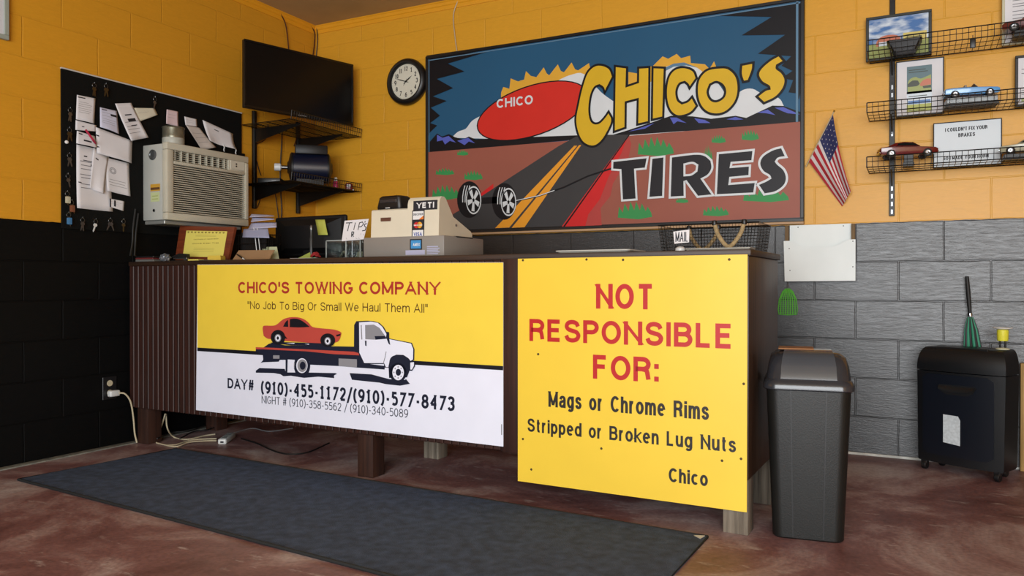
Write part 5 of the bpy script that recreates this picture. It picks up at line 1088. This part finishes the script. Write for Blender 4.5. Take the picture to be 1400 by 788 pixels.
cable('cable', [L0(383, 17), L0(390, 32), L0(393, 50), L0(395, 72)], .004, RDC, 'red-brown cable from the ceiling edge to the television top')
cable('cable', [L0(424, 34), L0(430, 44), L0(430, 58), L0(428, 76)], .004, RDC, 'thin cable dropping from the ceiling corner behind the television, left one')
cable('cable', [tuple(P(433, 36, 'y', -.012)), tuple(P(434, 55, 'y', -.014)), tuple(P(432, 80, 'y', -.012))], .0035, BLKC, 'thin cable dropping from the ceiling corner behind the television, right one')
cable('cable', [L0(366, 170), L0(367, 184), L0(361, 192), L0(351, 197)], .003, RDC, 'red-brown cable looping left under the upper corner shelf')
cable('cable', [L0(386, 172), L0(385, 200), L0(383, 232), L0(384, 262), L0(385, 294), L0(382, 303)], .0042, BLKC, 'black cable running down the wall past both corner shelves')
cable('cable', [L0(408, 176), L0(405, 190), L0(402, 200)], .003, RDC, 'short red-brown cable hanging above the blue motor')
cable('cable', [L0(351, 220), L0(354, 232), L0(357, 240)], .003, BLKC, 'short black cable rising behind the cable box to the upright')
cable('cable', [L0(360, 258), L0(356, 272), L0(352, 284)], .003, BLKC, 'short black cable under the lower shelf beside the upright')
cable('cable', [L0(375, 256), L0(378, 275), L0(381, 300)], .003, BLKC, 'thin black cable under the lower shelf left of the long cable')

# ================================================================== ON THE COUNTER
ZC = 1.0245
C0 = lambda u, y, v=352: P(u, v, 'y', y).x
# cash register
CRM = mat('register_cream', '#d3cbb6', .45, var=.03); CRG = mat('register_grey', '#85807a', .45, var=.03)
rg = thing('cash_register', 'cream cash register with card stickers on a grey drawer base on the counter', 'cash register', (1.7375, -1.16, ZC))
m_ = MB(); m_.box(-.2375, .2375, -.19, .19, .010, .106, CRG, .004); dr = m_.build('drawer_base', rg)
for q in ((-.21, -.16), (.0, -.16), (.21, -.16), (-.21, .16), (.21, .16)):
    m_ = MB(); m_.lathe([(.010, 0), (.010, .011), (0, .011)], BLACK, 10, Matrix.Translation((q[0], q[1], 0))); m_.build('foot', rg)
YZ = lambda x: Matrix(((0, 0, 1, x), (1, 0, 0, 0), (0, 1, 0, 0), (0, 0, 0, 1)))
m_ = MB(); m_.loft([[(x, y, z) for y, z in pr] for x, pr in ((-.205, [(-.172, .106), (-.166, .240), (-.158, .246), (-.05, .240), (.13, .15), (.14, .106)]), (.02, [(-.172, .106), (-.166, .240), (-.158, .246), (-.05, .240), (.13, .15), (.14, .106)]))], CRM); m_.build('body', rg)
hp = [(-.178, .106), (-.172, .262), (-.166, .282), (-.150, .296), (-.128, .296), (-.112, .286), (-.045, .205), (.125, .142), (.138, .128), (.14, .106)]
m_ = MB(); m_.loft([[(.018, y, z) for y, z in hp], [(.200, y, z) for y, z in hp]], CRM); m_.build('display_hump', rg)
RF = Frame((1.7375, -1.16-.1785, ZC), (1, 0, 0), (0, 0, 1)); hx = .045
YF2 = Frame((1.7375, -1.16-.1725, ZC+.262), (1, 0, 0), (0, .26, 1)); m_ = MB()
def tile(a, x0, x1, z0, z1, mt): a.poly([(x0, z0), (x1, z0), (x1, z1), (x0, z1)], mt, uv=True)
RFy = Frame((1.7375, -1.16-.1824, ZC), (1, 0, 0), (0, .0385, 1))
a = Art(RFy, None, .0012); tile(a, .052, .190, .232, .278, DINK); a.up()
a.text('YETI', (.072, .241), (.172, .269), WHITE, .24, uv=True); a.build('sticker', rg, 'black sticker with white capital letters')
def card_sticker(z0, bgc, paint):
    a = Art(RFy, None, .0012); tile(a, .046, .118, z0, z0+.049, DINK); a.up(); tile(a, .051, .113, z0+.004, z0+.044, bgc); a.up(); paint(a, z0); a.build('sticker', rg, 'credit card logo sticker')
CO_, CR_, CY_, CB_, CN_ = mat('logo_orange', '#d9772c', .4), mat('logo_red', '#c0222a', .4), mat('logo_amber', '#e0a030', .4), mat('logo_blue', '#1c3f94', .4), mat('logo_cyan', '#3f8fc9', .4)
def p1_(a, z): a.poly([(.085, z+.004), (.113, z+.004), (.113, z+.022)], CO_, uv=True); a.text('DISCOVER', (.054, z+.024), (.110, z+.034), DINK, .2, uv=True)
def p2_(a, z): a.ell((.073, z+.025), .015, .015, CR_, 20, uv=True); a.ell((.091, z+.025), .015, .015, CY_, 20, uv=True); a.up(); a.text('MasterCard', (.058, z+.021), (.106, z+.029), WHITE, .2, uv=True)
def p3_(a, z): a.text('VISA', (.058, z+.015), (.106, z+.033), CB_, .2, uv=True)
def p4_(a, z): a.text('AMEX', (.062, z+.017), (.102, z+.031), WHITE, .2, uv=True)
card_sticker(.183, WHITE, p1_); card_sticker(.135, DINK, p2_)
card_sticker(.088+.004, WHITE, p3_)
a = Art(Frame((1.7375, -1.16-.1905, ZC), (1, 0, 0), (0, 0, 1)), None, .0012); tile(a, .044, .114, .040, .092, DINK); a.up(); tile(a, .050, .108, .046, .086, CN_); a.up(); p4_(a, .041); a.build('sticker', rg, 'blue credit card logo sticker')
a = Art(Frame((1.7375, -1.16-.1905, ZC), (1, 0, 0), (0, 0, 1)), None, .0006); LVD = mat('label_lavender', '#a9aac4', .5); tile(a, .018, .130, .016, .038, LVD); a.build('label', dr, 'lavender paper label')
a = Art(Frame((1.7375, -1.16-.1905, ZC), (1, 0, 0), (0, 0, 1)), None, .0006)
for k in range(5): tile(a, .142, .205+.008*(k % 2), .017+.0085*k, .022+.0085*k, LVD)
a.build('printed_note', dr, 'faint lavender printed lines')
m_ = MB(); m_.box(-.145, -.085, -.1735, -.165, .186, .204, mat('register_badge', '#5e3a2c', .5), .001, 1); m_.build('badge', rg, 'brown maker badge')
m_ = MB(); m_.lathe([(.006, 0), (.006, .003), (0, .0035)], STEEL, 12, Matrix.Translation((.200, -.02, .165)) @ rotm('Y', math.pi/2)); m_.build('lock', rg)
m_ = MB(); m_.box(.19, .2385, -.075, .08, .102, .108, BLACK); m_.build('drawer_gap', rg)
cr_ = thing('card_reader', 'black card reader sitting on the left of the cash register', 'card reader', (1.624, -1.255, ZC+.246), math.radians(-6))
m_ = MB(); m_.loft([rrect(.078, .05, .02, 0), rrect(.082, .054, .022, .012), rrect(.072, .048, .022, .062), rrect(.062, .04, .02, .070)], BLACK); m_.build('housing', cr_)
m_ = MB(); m_.box(-.055, .055, -.0545, -.046, .034, .052, mat('reader_screen', '#22242a', .15), .002, 1); m_.build('screen', cr_); m_ = MB(); m_.box(-.014, .014, -.0560, -.050, .006, .010, WPL); m_.build('mark', cr_, 'small pale mark')

# tip box and sign
GLS = mat('clear_acrylic', '#e9efee', .04, trans=1.0, var=.001)
tb = thing('tip_box', 'clear acrylic tip box with money on the counter beside the register', 'tip box', (1.30, -1.19, ZC), 0)
m_ = MB()
for q in ((-.115, .115, -.075, -.071), (-.115, .115, .071, .075)): m_.box(q[0], q[1], q[2], q[3], 0, .105, GLS)
for x in (-.115, .018, .111): m_.box(x, x+.004, -.071, .071, 0, .105, GLS)
m_.box(-.111, .111, -.071, .071, 0, .004, GLS); m_.build('box', tb)
m_ = MB()
for x in (-.115, .017, .110):
    m_.box(x, x+.006, -.077, -.0752, 0, .106, mat('acrylic_edge', '#8f9694', .25))
m_.box(-.115, .116, -.077, -.0752, .100, .106, MATS['acrylic_edge']); m_.build('edge', tb)
BILL = mat('banknote', '#a3a894', .8, var=.15, vscale=40)
for (x, y, rz_, h, lab) in ((-.02, -.055, .3, .045, 'folded banknote standing in the left half of the tip box'), (.065, -.05, -.5, .04, 'banknote bent like a tent in the right half of the tip box')):
    m_ = MB(); m_.flat = False; m_.M = Matrix.Translation((1.30+x, -1.19+y, ZC+.005)) @ rotm('Z', rz_)
    m_.loft([[(-.026, .0, 0), (-.024, .001, 0), (-.002, .012, h-.002), (0, .013, h), (.024, -.002, .002), (.026, -.003, 0), (.023, -.001, .0), (0, .010, h-.003), (-.022, .002, 0)], [(-.026, .03, 0), (-.024, .031, 0), (-.002, .035, h-.002), (0, .036, h), (.024, .022, .002), (.026, .021, 0), (.023, .023, 0), (0, .033, h-.003), (-.022, .032, 0)]], BILL)
    m_.build('banknote', label=lab, cat='banknote')
TF = Frame((1.30, -1.288, ZC), (1, .06, 0), (0, .05, 1)); tq = [(471, 302), (504, 299.5), (497, 327.5), (467, 330)]
ts = thing('tip_sign', 'white handwritten tips card standing on the acrylic tip box', 'sign', tuple(TF.w(*TF.px(482, 330))))
flat_slab(TF, tq, .0015, mat('card_white', '#d9d6d8', .7)).build('card', ts, world=True, smooth=0)
a = Art(TF, (440, 290, 11.2625), .0005)
for st_ in ([(370, 170), (470, 166)], [(425, 168), (395, 295)], [(516, 165), (490, 278)], [(580, 165), (556, 280)], [(575, 170), (625, 155), (640, 190), (605, 228), (570, 230)], [(668, 140), (660, 165)], [(692, 180), (660, 190), (655, 215), (680, 240), (665, 285), (620, 292)],
            [(455, 385), (460, 308)], [(460, 308), (492, 310), (490, 340), (460, 350)], [(468, 350), (492, 382)]): a.stroke(st_, .0045, DINK, False, False)
for st_ in ([(375, 400), (385, 420)], [(520, 400), (545, 415)], [(560, 398), (580, 412)], [(600, 330), (598, 352)], [(640, 340), (650, 365)]): a.stroke(st_, .0018, INK, False, False)
a.build('writing', ts)
m_ = MB(); bx_ = TF.w(*TF.px(481, 329)); m_.tube([Vector((bx_.x, bx_.y+.004, bx_.z+.05)), Vector((bx_.x, bx_.y+.004, ZC+.108)), Vector((bx_.x, bx_.y+.004, ZC))], .0035, GLS, 8); m_.build('stick', ts, world=True)

# monitor, rod, flower and papers in the middle of the left half
MONB = mat('monitor_black', '#08080a', .6, spec=.3)
xa, xb = P(378, 300, 'y', -1.0).x, P(475, 300, 'y', -1.0).x; mw = (xb-xa)/2
mn = thing('computer_monitor', 'black computer monitor seen from behind on the counter left of the tip box', 'monitor', ((xa+xb)/2, -1.045, ZC))
m_ = MB(); m_.box(-mw, mw, .03, .055, .035, .267, MONB, .012, 3); m_.build('screen_panel', mn)
m_ = MB(); m_.loft([[(-mw+.03, .031, .05), (mw-.03, .031, .05), (mw-.03, .031, .25), (-mw+.03, .031, .25)], [(-.15, -.01, .08), (.15, -.01, .08), (.15, -.01, .21), (-.15, -.01, .21)]], MONB); m_.build('rear_cover', mn)
m_ = MB(); m_.loft([rrect(.11, .07, .03, 0, c=(0, .02)), rrect(.11, .07, .03, .006, c=(0, .02)), rrect(.03, .02, .01, .016, c=(0, .02)), rrect(.03, .018, .008, .07, c=(0, .025))], MONB); m_.build('stand', mn)
p = P(439, 302, 'y', -1.14); m_ = MB(); vs = []; fs = []
for j in range(6):
    for i in range(4):
        t_ = j/5; q = P(431+13*i/3+3.5*t_*1.2, 300.5+21*t_, 'y', -1.066-.02*t_*t_); vs.append(q)
for j in range(5):
    for i in range(3): fs.append((j*4+i, j*4+i+1, (j+1)*4+i+1, (j+1)*4+i))
m_.raw(vs, fs, mat('sticky_lime', '#a9ad4a', .7)); o = m_.build('sticky_note', label='lime yellow sticky note hanging on the black monitor', cat='sticky note', smooth=180); q = o.modifiers.new('thickness', 'SOLIDIFY'); q.thickness = .0006
rodx = P(425.5, 330, 'y', -1.19); rd_ = thing('metal_rod', 'thin grey rod standing upright in front of the black monitor', 'rod', (rodx.x, -1.19, ZC))
m_ = MB(); m_.lathe([(.016, 0), (.016, .005), (.006, .010), (0, .010)], MGY, 16); m_.build('base', rd_)
m_ = MB(); m_.tube([(0, 0, .008), (0, 0, .125), (0, 0, .130), (0, 0, .175)], [.0085, .0085, .0062, .0062], mat('rod_grey', '#45484a', .35, .5), 12); m_.build('shaft', rd_)
m_ = MB(); m_.tube([(0, 0, .172), (0, 0, .190), (0, 0, .198)], [.0072, .0072, .003], STEEL, 12); m_.build('tip', rd_)
flx = P(431, 347, 'y', -1.33); fo = thing('artificial_flower', 'small red artificial flower lying on the counter before the grey rod', 'flower', (flx.x, -1.33, ZC+.006))
FRM = mat('petal_red', '#8e1d22', .7)
for k in range(9):
    an = k*2.4; r_ = .012+.0012*k; m_ = MB(); c = Vector((r_*math.cos(an), r_*math.sin(an)*.7, .010+.016*(1-k/9)))
    m_.lathe([(0, -.003), (.009, -.001), (.012, .004), (.008, .006), (0, .004)], FRM, 10, Matrix.Translation(c) @ rotm('Z', an) @ rotm('Y', .9-.05*k)); m_.build('petal', fo)
m_ = MB(); m_.tube([(0, 0, .008), (-.02, 0, .004), (-.05, .004, .0)], .0022, PGRN, 6); m_.build('stem', fo)
def counter_sheet(name, lab, quad, y, mt, cat, t=.0015, lean=.0):
    """an upright or leaning card whose outline is read on the plane y"""
    fr = Frame((0, y, ZC), (1, 0, 0), (0, lean, 1)); l = [fr.px(*p) for p in quad]; mz = min(b for a_, b in l); mb_ = MB()
    n = len(l); mb_.raw([fr.w(a_, b-mz+.0005, h) for h in (0, -t) for a_, b in l], [tuple(range(n)), tuple(reversed(range(n, 2*n)))]+[(k, n+k, n+(k+1) % n, (k+1) % n) for k in range(n)], mt)
    return mb_.build(name, label=lab, cat=cat, smooth=0)
counter_sheet('folded_leaflet', 'green and yellow folded leaflet leaning beside the red flower', [(404, 354), (424, 344), (426, 352), (420, 355)], -1.30, mat('leaflet_green', '#93a04c', .7), 'leaflet', .004, .5)
m_ = MB(); m_.box(C0(400, -1.42), C0(436, -1.42), -1.44, -1.34, ZC, ZC+.007, PAPER, .001, 1); m_.build('notepad', label='flat white notepad lying on the counter edge before the red flower', cat='notepad')

# file holder with papers and envelopes
fh = thing('file_holder', 'black wire mesh file holder full of papers at the left of the monitor', 'file holder', (.665, -1.225, ZC))
m_ = MB(); w2, d2, hh = .115, .052, .150
for z in (.003, .05, .10, hh): m_.tube([(-w2, -d2, z), (w2, -d2, z), (w2, d2, z), (-w2, d2, z)], .0026, MBLACK, 6, True)
for k in range(17):
    x = -w2+2*w2*k/16
    for y in (-d2, d2): m_.tube([(x, y, 0), (x, y, hh)], .0013, MBLACK, 5)
for k in range(9):
    y = -d2+2*d2*k/8
    for x in (-w2, w2): m_.tube([(x, y, 0), (x, y, hh)], .0013, MBLACK, 5)
for k in range(5): m_.tube([(-w2, -d2+.035*k, .003), (w2, -d2+.035*k, .003)], .002, MBLACK, 5)
m_.build('wire_basket', fh)
FBK = mat('folder_black', '#141416', .5)
for k in range(4):
    m_ = MB(); m_.box(-.095+.004*k, .095-.006*k, -.038+.020*k, -.030+.020*k, .006, .165-.008*k, FBK); m_.M = Matrix(); o = m_.build('folder', fh)
LV = mat('paper_lavender', '#b9bcd8', .8)
def loose(name, lab, quad, y, mt, cat, gr, bend=.0, t=.0012):
    fr = back(y); q = [fr.px(*p) for p in quad]; vs = []; fs = []; n = 5
    for j in range(n+1):
        for i in range(n+1):
            s_, t_ = i/n, j/n; a0 = [q[0][k]*(1-s_)+q[1][k]*s_ for k in (0, 1)]; a1 = [q[3][k]*(1-s_)+q[2][k]*s_ for k in (0, 1)]
            vs.append(fr.w(a0[0]*(1-t_)+a1[0]*t_, a0[1]*(1-t_)+a1[1]*t_, bend*t_+.01*math.sin(s_*3)*t_))
    for j in range(n):
        for i in range(n): fs.append((j*(n+1)+i, j*(n+1)+i+1, (j+1)*(n+1)+i+1, (j+1)*(n+1)+i))
    m_ = MB(); m_.raw(vs, fs, mt); o = m_.build(name, label=lab, cat=cat, group=gr, smooth=180); q = o.modifiers.new('thickness', 'SOLIDIFY'); q.thickness = t; return o
g_ = 'loose papers heaped on the file holder'
loose('envelope', 'white paper lying topmost on the heaped file holder', [(344, 292.5), (372, 294), (384, 296.5), (350, 298)], -1.12, LV, 'envelope', g_, .05)
loose('envelope', 'white paper second from the top on the file holder', [(345, 297), (374, 298), (384, 301), (352, 304.5)], -1.145, LV, 'envelope', g_, .05)
loose('envelope', 'white paper with a pointed right corner on the file holder front', [(344, 304.5), (378, 304), (387, 311.5), (348, 314.5)], -1.17, LV, 'envelope', g_, .05)
loose('envelope', 'grey-blue paper hanging lowest over the file holder front', [(333, 313), (366, 312), (374, 326), (337, 325)], -1.284, mat('paper_grey_blue', '#8f93ad', .8), 'envelope', g_, .03)
for k, (u, lab) in enumerate(((351, 'thin white cable end hanging left in front of the file holder'), (355.5, 'thin white cable end hanging right in front of the file holder'))):
    cable('cable', [tuple(P(u-4, 312, 'y', -1.290)), tuple(P(u-2, 326, 'y', -1.292)), tuple(P(u, 344, 'y', -1.290))], .0022, WPL, lab)
counter_sheet('cardboard_flap', 'tan cardboard piece leaning in front of the file holder', [(317.5, 357), (326, 344), (375, 343.5), (370, 351), (367, 358)], -1.36, mat('cardboard', '#8f6f4d', .8, var=.08), 'cardboard', .004, .35)
counter_sheet('greeting_card', 'pale green card standing behind the cardboard piece', [(357, 336), (378.5, 335.5), (382, 355), (368, 355)], -1.27, mat('card_pale_green', '#b3b792', .7), 'card', .002, .1)
pn = thing('pen', 'black and white pen lying on the tan cardboard piece', 'pen', tuple(P(330, 352, 'y', -1.372)))
p0, p1 = P(324, 348, 'y', -1.372), P(335, 355.5, 'y', -1.378)
m_ = MB(); m_.tube([p0, p0.lerp(p1, .7)], .004, BLACK, 8); m_.build('barrel', pn, world=True); m_ = MB(); m_.tube([p0.lerp(p1, .7), p1], [.004, .0025], WPL, 8); m_.build('grip', pn, world=True)

# wooden plaque
PF = Frame((.0, -1.34, ZC), (1, 0, 0), (0, .18, 1)); pl = thing('award_plaque', 'brown wooden plaque with yellow certificate leaning on the counter under air conditioner', 'plaque', (.34, -1.33, ZC))
PLW = wood('plaque_wood', '#5a2512', '#7d3c1f', 'X', .4)
l = [PF.px(*p) for p in ((246, 309), (321, 310.5), (311, 357.5), (239, 357))]; l = [(l[0][0], l[0][1]), (l[1][0], l[1][1]), (l[2][0], .001), (l[3][0], .001)]
m_ = MB(); n = 4; m_.raw([PF.w(a_, b, h) for h in (0, -.016) for a_, b in l], [(3, 2, 1, 0), (4, 5, 6, 7)]+[(k, (k+1) % n, n+(k+1) % n, n+k) for k in range(n)], PLW); m_.build('board', pl, world=True, smooth=0)
a = Art(PF, None, .001); CT = mat('certificate_yellow', '#d8cb62', .6); q = [PF.px(*p) for p in ((255, 315.5), (311, 316.5), (305, 352), (250, 351))]
a.poly(q, CT, uv=True); a.up(); a.build('certificate', pl, 'yellow certificate')
a = Art(PF, None, .0016)
qp = lambda s_, t_: tuple((q[0][k]*(1-s_)+q[1][k]*s_)*(1-t_)+(q[3][k]*(1-s_)+q[2][k]*s_)*t_ for k in (0, 1))
a.text('Certificate of Appreciation', qp(.22, .36), qp(.82, .27), BTXT, .16, uv=True); a.text("Chico's Great Tires", qp(.2, .52), qp(.84, .43), BTXT, .2, uv=True)
for k in range(11): a.poly([qp(.03+.086*k, .03), qp(.03+.086*k+.06, .03), qp(.03+.086*k+.045, .09), qp(.03+.086*k+.015, .09)], mat('border_olive', '#8a7d3a', .6), uv=True)
for t_ in (.16, .2, .66, .72, .78): a.poly([qp(.25, t_), qp(.75, t_), qp(.75, t_+.012), qp(.25, t_+.012)], mat('faint_olive', '#b0a34e', .6), uv=True)
a.build('print', pl)
# small things at the left end
for (u0, u1, y, h, mt, lab, rz_) in ((262, 274, -1.43, .012, CT, 'pale yellow card pad at the left foot of the plaque', .2), (276, 291, -1.45, .006, mat('pad_grey', '#77756e', .7), 'flat grey pad in front of the plaque', -.2), (289, 303, -1.42, .030, mat('pad_amber', '#c9ad3c', .6), 'amber yellow folded card at the right foot of the plaque', .3)):
    xa, xb = C0(u0, y), C0(u1, y); t = thing('card_pad', lab, 'card pad', ((xa+xb)/2, y, ZC), rz_, 'card pads before the plaque'); w_ = (xb-xa)/2; m_ = MB()
    m_.box(-w_, w_, -.025, .025, 0, h*.7, mt, .001, 1); m_.build('pad', t); m_ = MB(); m_.box(-w_*.95, w_*.95, -.024, .024, h*.7, h, mt, .0008, 1); m_.build('top_card', t)
xa = C0(203, -1.46); t = thing('receipt_book', 'stacked receipt books in grey, red and black at the counter left end', 'receipt book', (xa, -1.455, ZC), .15)
for z0_, z1_, w_, mt, lab in ((0, .014, .075, mat('book_grey', '#5d5f5c', .6), 'grey bottom book'), (.0145, .024, .068, mat('book_red', '#5e1a1a', .6), 'red middle book'), (.0245, .034, .072, BLACK, 'black top book')):
    m_ = MB(); m_.box(-w_, w_, -.045, .045, z0_, z1_, mt, .002, 1); m_.build('book', t, lab)
xa = C0(224, -1.43); t = thing('crumpled_paper', 'crumpled silver grey paper on the receipt books at the left end', 'paper', (xa, -1.42, ZC))
bm = bmesh.new(); bmesh.ops.create_icosphere(bm, subdivisions=3, radius=.03); rr = random.Random(3)
for v in bm.verts: v.co *= rr.uniform(.72, 1.1); v.co.z = max(v.co.z*.85, -.024)+.0245
m_ = MB(); m_.bm(bm, mat('foil_grey', '#73767c', .35, .3)); m_.build('ball', t, smooth=15)
xa = C0(247, -1.45); t = thing('stapler', 'black stapler lying between crumpled paper and plaque', 'stapler', (xa, -1.45, ZC), .12)
m_ = MB(); m_.box(-.055, .055, -.016, .016, 0, .008, BLACK, .003); m_.build('base', t); m_ = MB(); m_.box(-.045, .050, -.010, .010, .014, .022, STEEL, .002, 1); m_.box(.03, .05, -.010, .010, .008, .015, STEEL); m_.build('magazine', t)
m_ = MB(); m_.loft([[(-.052, -.013, .023), (-.052, .013, .023), (-.052, .010, .030), (-.052, -.010, .030)], [(.0, -.014, .022), (.0, .014, .022), (.0, .011, .046), (0, -.011, .046)], [(.054, -.014, .021), (.054, .014, .021), (.054, .011, .042), (.054, -.011, .042)]], BLACK); m_.build('arm', t)

# right half of the counter
xa, xb = C0(770, -1.33, 348), C0(868, -1.33, 348); t = thing('serving_tray', 'flat pale tray lying on the counter above the yellow sign', 'tray', ((xa+xb)/2, -1.30, ZC), CRZ)
m_ = MB(); w_ = (xb-xa)/2; m_.loft([rrect(w_*.94, .10, .02, 0), rrect(w_*.95, .102, .02, .003), rrect(w_, .11, .02, .016), rrect(w_+.003, .113, .02, .016), rrect(w_+.003, .113, .02, .013)], mat('tray_grey', '#9b9a92', .5)); m_.build('pan', t)
m_ = MB(); m_.tube(rrect(w_+.003, .113, .02, .0165), .003, mat('tray_rim', '#c3c3bd', .4), 6, True); m_.build('rim', t)
bs = thing('wire_basket', 'black wire mail basket with rope handles on the right counter end', 'basket', (3.205, -1.17, ZC), CRZ)
bx, by, bh = .205, .125, .118
m_ = MB(); tap = .93
for t_ in (0, .33, .66, 1): f_ = tap+(1-tap)*t_; m_.tube([(-bx*f_, -by*f_, bh*t_+.003), (bx*f_, -by*f_, bh*t_+.003), (bx*f_, by*f_, bh*t_+.003), (-bx*f_, by*f_, bh*t_+.003)], .0028 if t_ in (0, 1) else .0011, MBLACK, 6, True)
for t_ in (.11, .22, .44, .55, .77, .88): f_ = tap+(1-tap)*t_; m_.tube([(-bx*f_, -by*f_, bh*t_+.003), (bx*f_, -by*f_, bh*t_+.003), (bx*f_, by*f_, bh*t_+.003), (-bx*f_, by*f_, bh*t_+.003)], .0008, MBLACK, 4, True)
for k in range(33):
    x = -bx+2*bx*k/32
    for y in (-by, by): m_.tube([(x*tap, y*tap, .003), (x, y, bh+.003)], .0008, MBLACK, 4)
    m_.tube([(x*tap, -by*tap, .003), (x*tap, by*tap, .003)], .0008, MBLACK, 4)
for k in range(17):
    y = -by+2*by*k/16
    for x in (-bx, bx): m_.tube([(x*tap, y*tap, .003), (x, y, bh+.003)], .0008, MBLACK, 4)
m_.build('wire_mesh', bs)
ROPE = mat('rope_tan', '#9a8560', .85, var=.25, vscale=70, bump=.5, bscale=300)
for y_, x0_, x1_, lab in ((-by-.006, .032, .150, 'tan rope handle at the front'), (by-.02, -.140, -.010, 'tan rope handle at the back')):
    mid = (x0_+x1_)/2; m_ = MB(); pts = _sm3([(x0_, y_, bh+.004), (x0_+.016, y_-.004, bh-.045), (mid, y_-.008, .025), (x1_-.016, y_-.004, bh-.045), (x1_, y_, bh+.004)], 6); m_.tube(pts, .0085, ROPE, 10); rp = m_.build('rope_handle', bs, lab)
    for x_ in (x0_, x1_):
        k_ = MB(); k_.lathe([(0, -.012), (.010, -.009), (.012, 0), (.009, .010), (0, .012)], BLACK, 12, Matrix.Translation((x_, y_, bh+.004))); k_.build('knot', rp, 'black rope end')
MLF = Frame(Vector((3.205, -1.17, ZC))+Matrix.Rotation(CRZ, 3, 'Z') @ Vector((0, -by-.004, 0)), cu_, (0, 0, 1))
m_ = flat_slab(MLF, [(920.5, 317), (942.5, 314), (942, 331.5), (922, 333.5)], .001, mat('card_white', '#d9d6d8', .7)); m_.build('label_card', bs, 'white card with handwritten capitals', world=True, smooth=0)
a = Art(MLF, None, .0006); a.text('MAIL', MLF.px(923.5, 331), MLF.px(941, 317), DINK, .09, uv=True); a.build('lettering', bs)
xa = C0(930, -1.40, 347); t = thing('ornament', 'round white knob on the counter in front of the mail basket', 'ornament', (xa, -1.40, ZC)); m_ = MB(); m_.lathe([(.020, 0), (.021, .004), (.019, .018), (.012, .024), (0, .026)], WPL, 20); m_.build('cap', t); m_ = MB(); m_.lathe([(.0205, .001), (.0225, .002), (.0225, .005), (.0205, .006)], WPL, 20); m_.build('rim', t)
xa, xb = C0(945, -1.34, 345), C0(1030, -1.34, 345); t = thing('flat_box', 'thin grey clear-lidded box lying in front of the mail basket', 'box', ((xa+xb)/2, -1.365, ZC), CRZ); w_ = (xb-xa)/2
m_ = MB(); m_.box(-w_, w_, -.05, .05, 0, .012, mat('box_grey', '#77746c', .5), .002, 1); m_.build('base', t); m_ = MB(); m_.box(-w_-.003, w_+.003, -.052, .052, .012, .0165, mat('box_lid_grey', '#a5a299', .35), .001, 1); m_.build('lid', t)
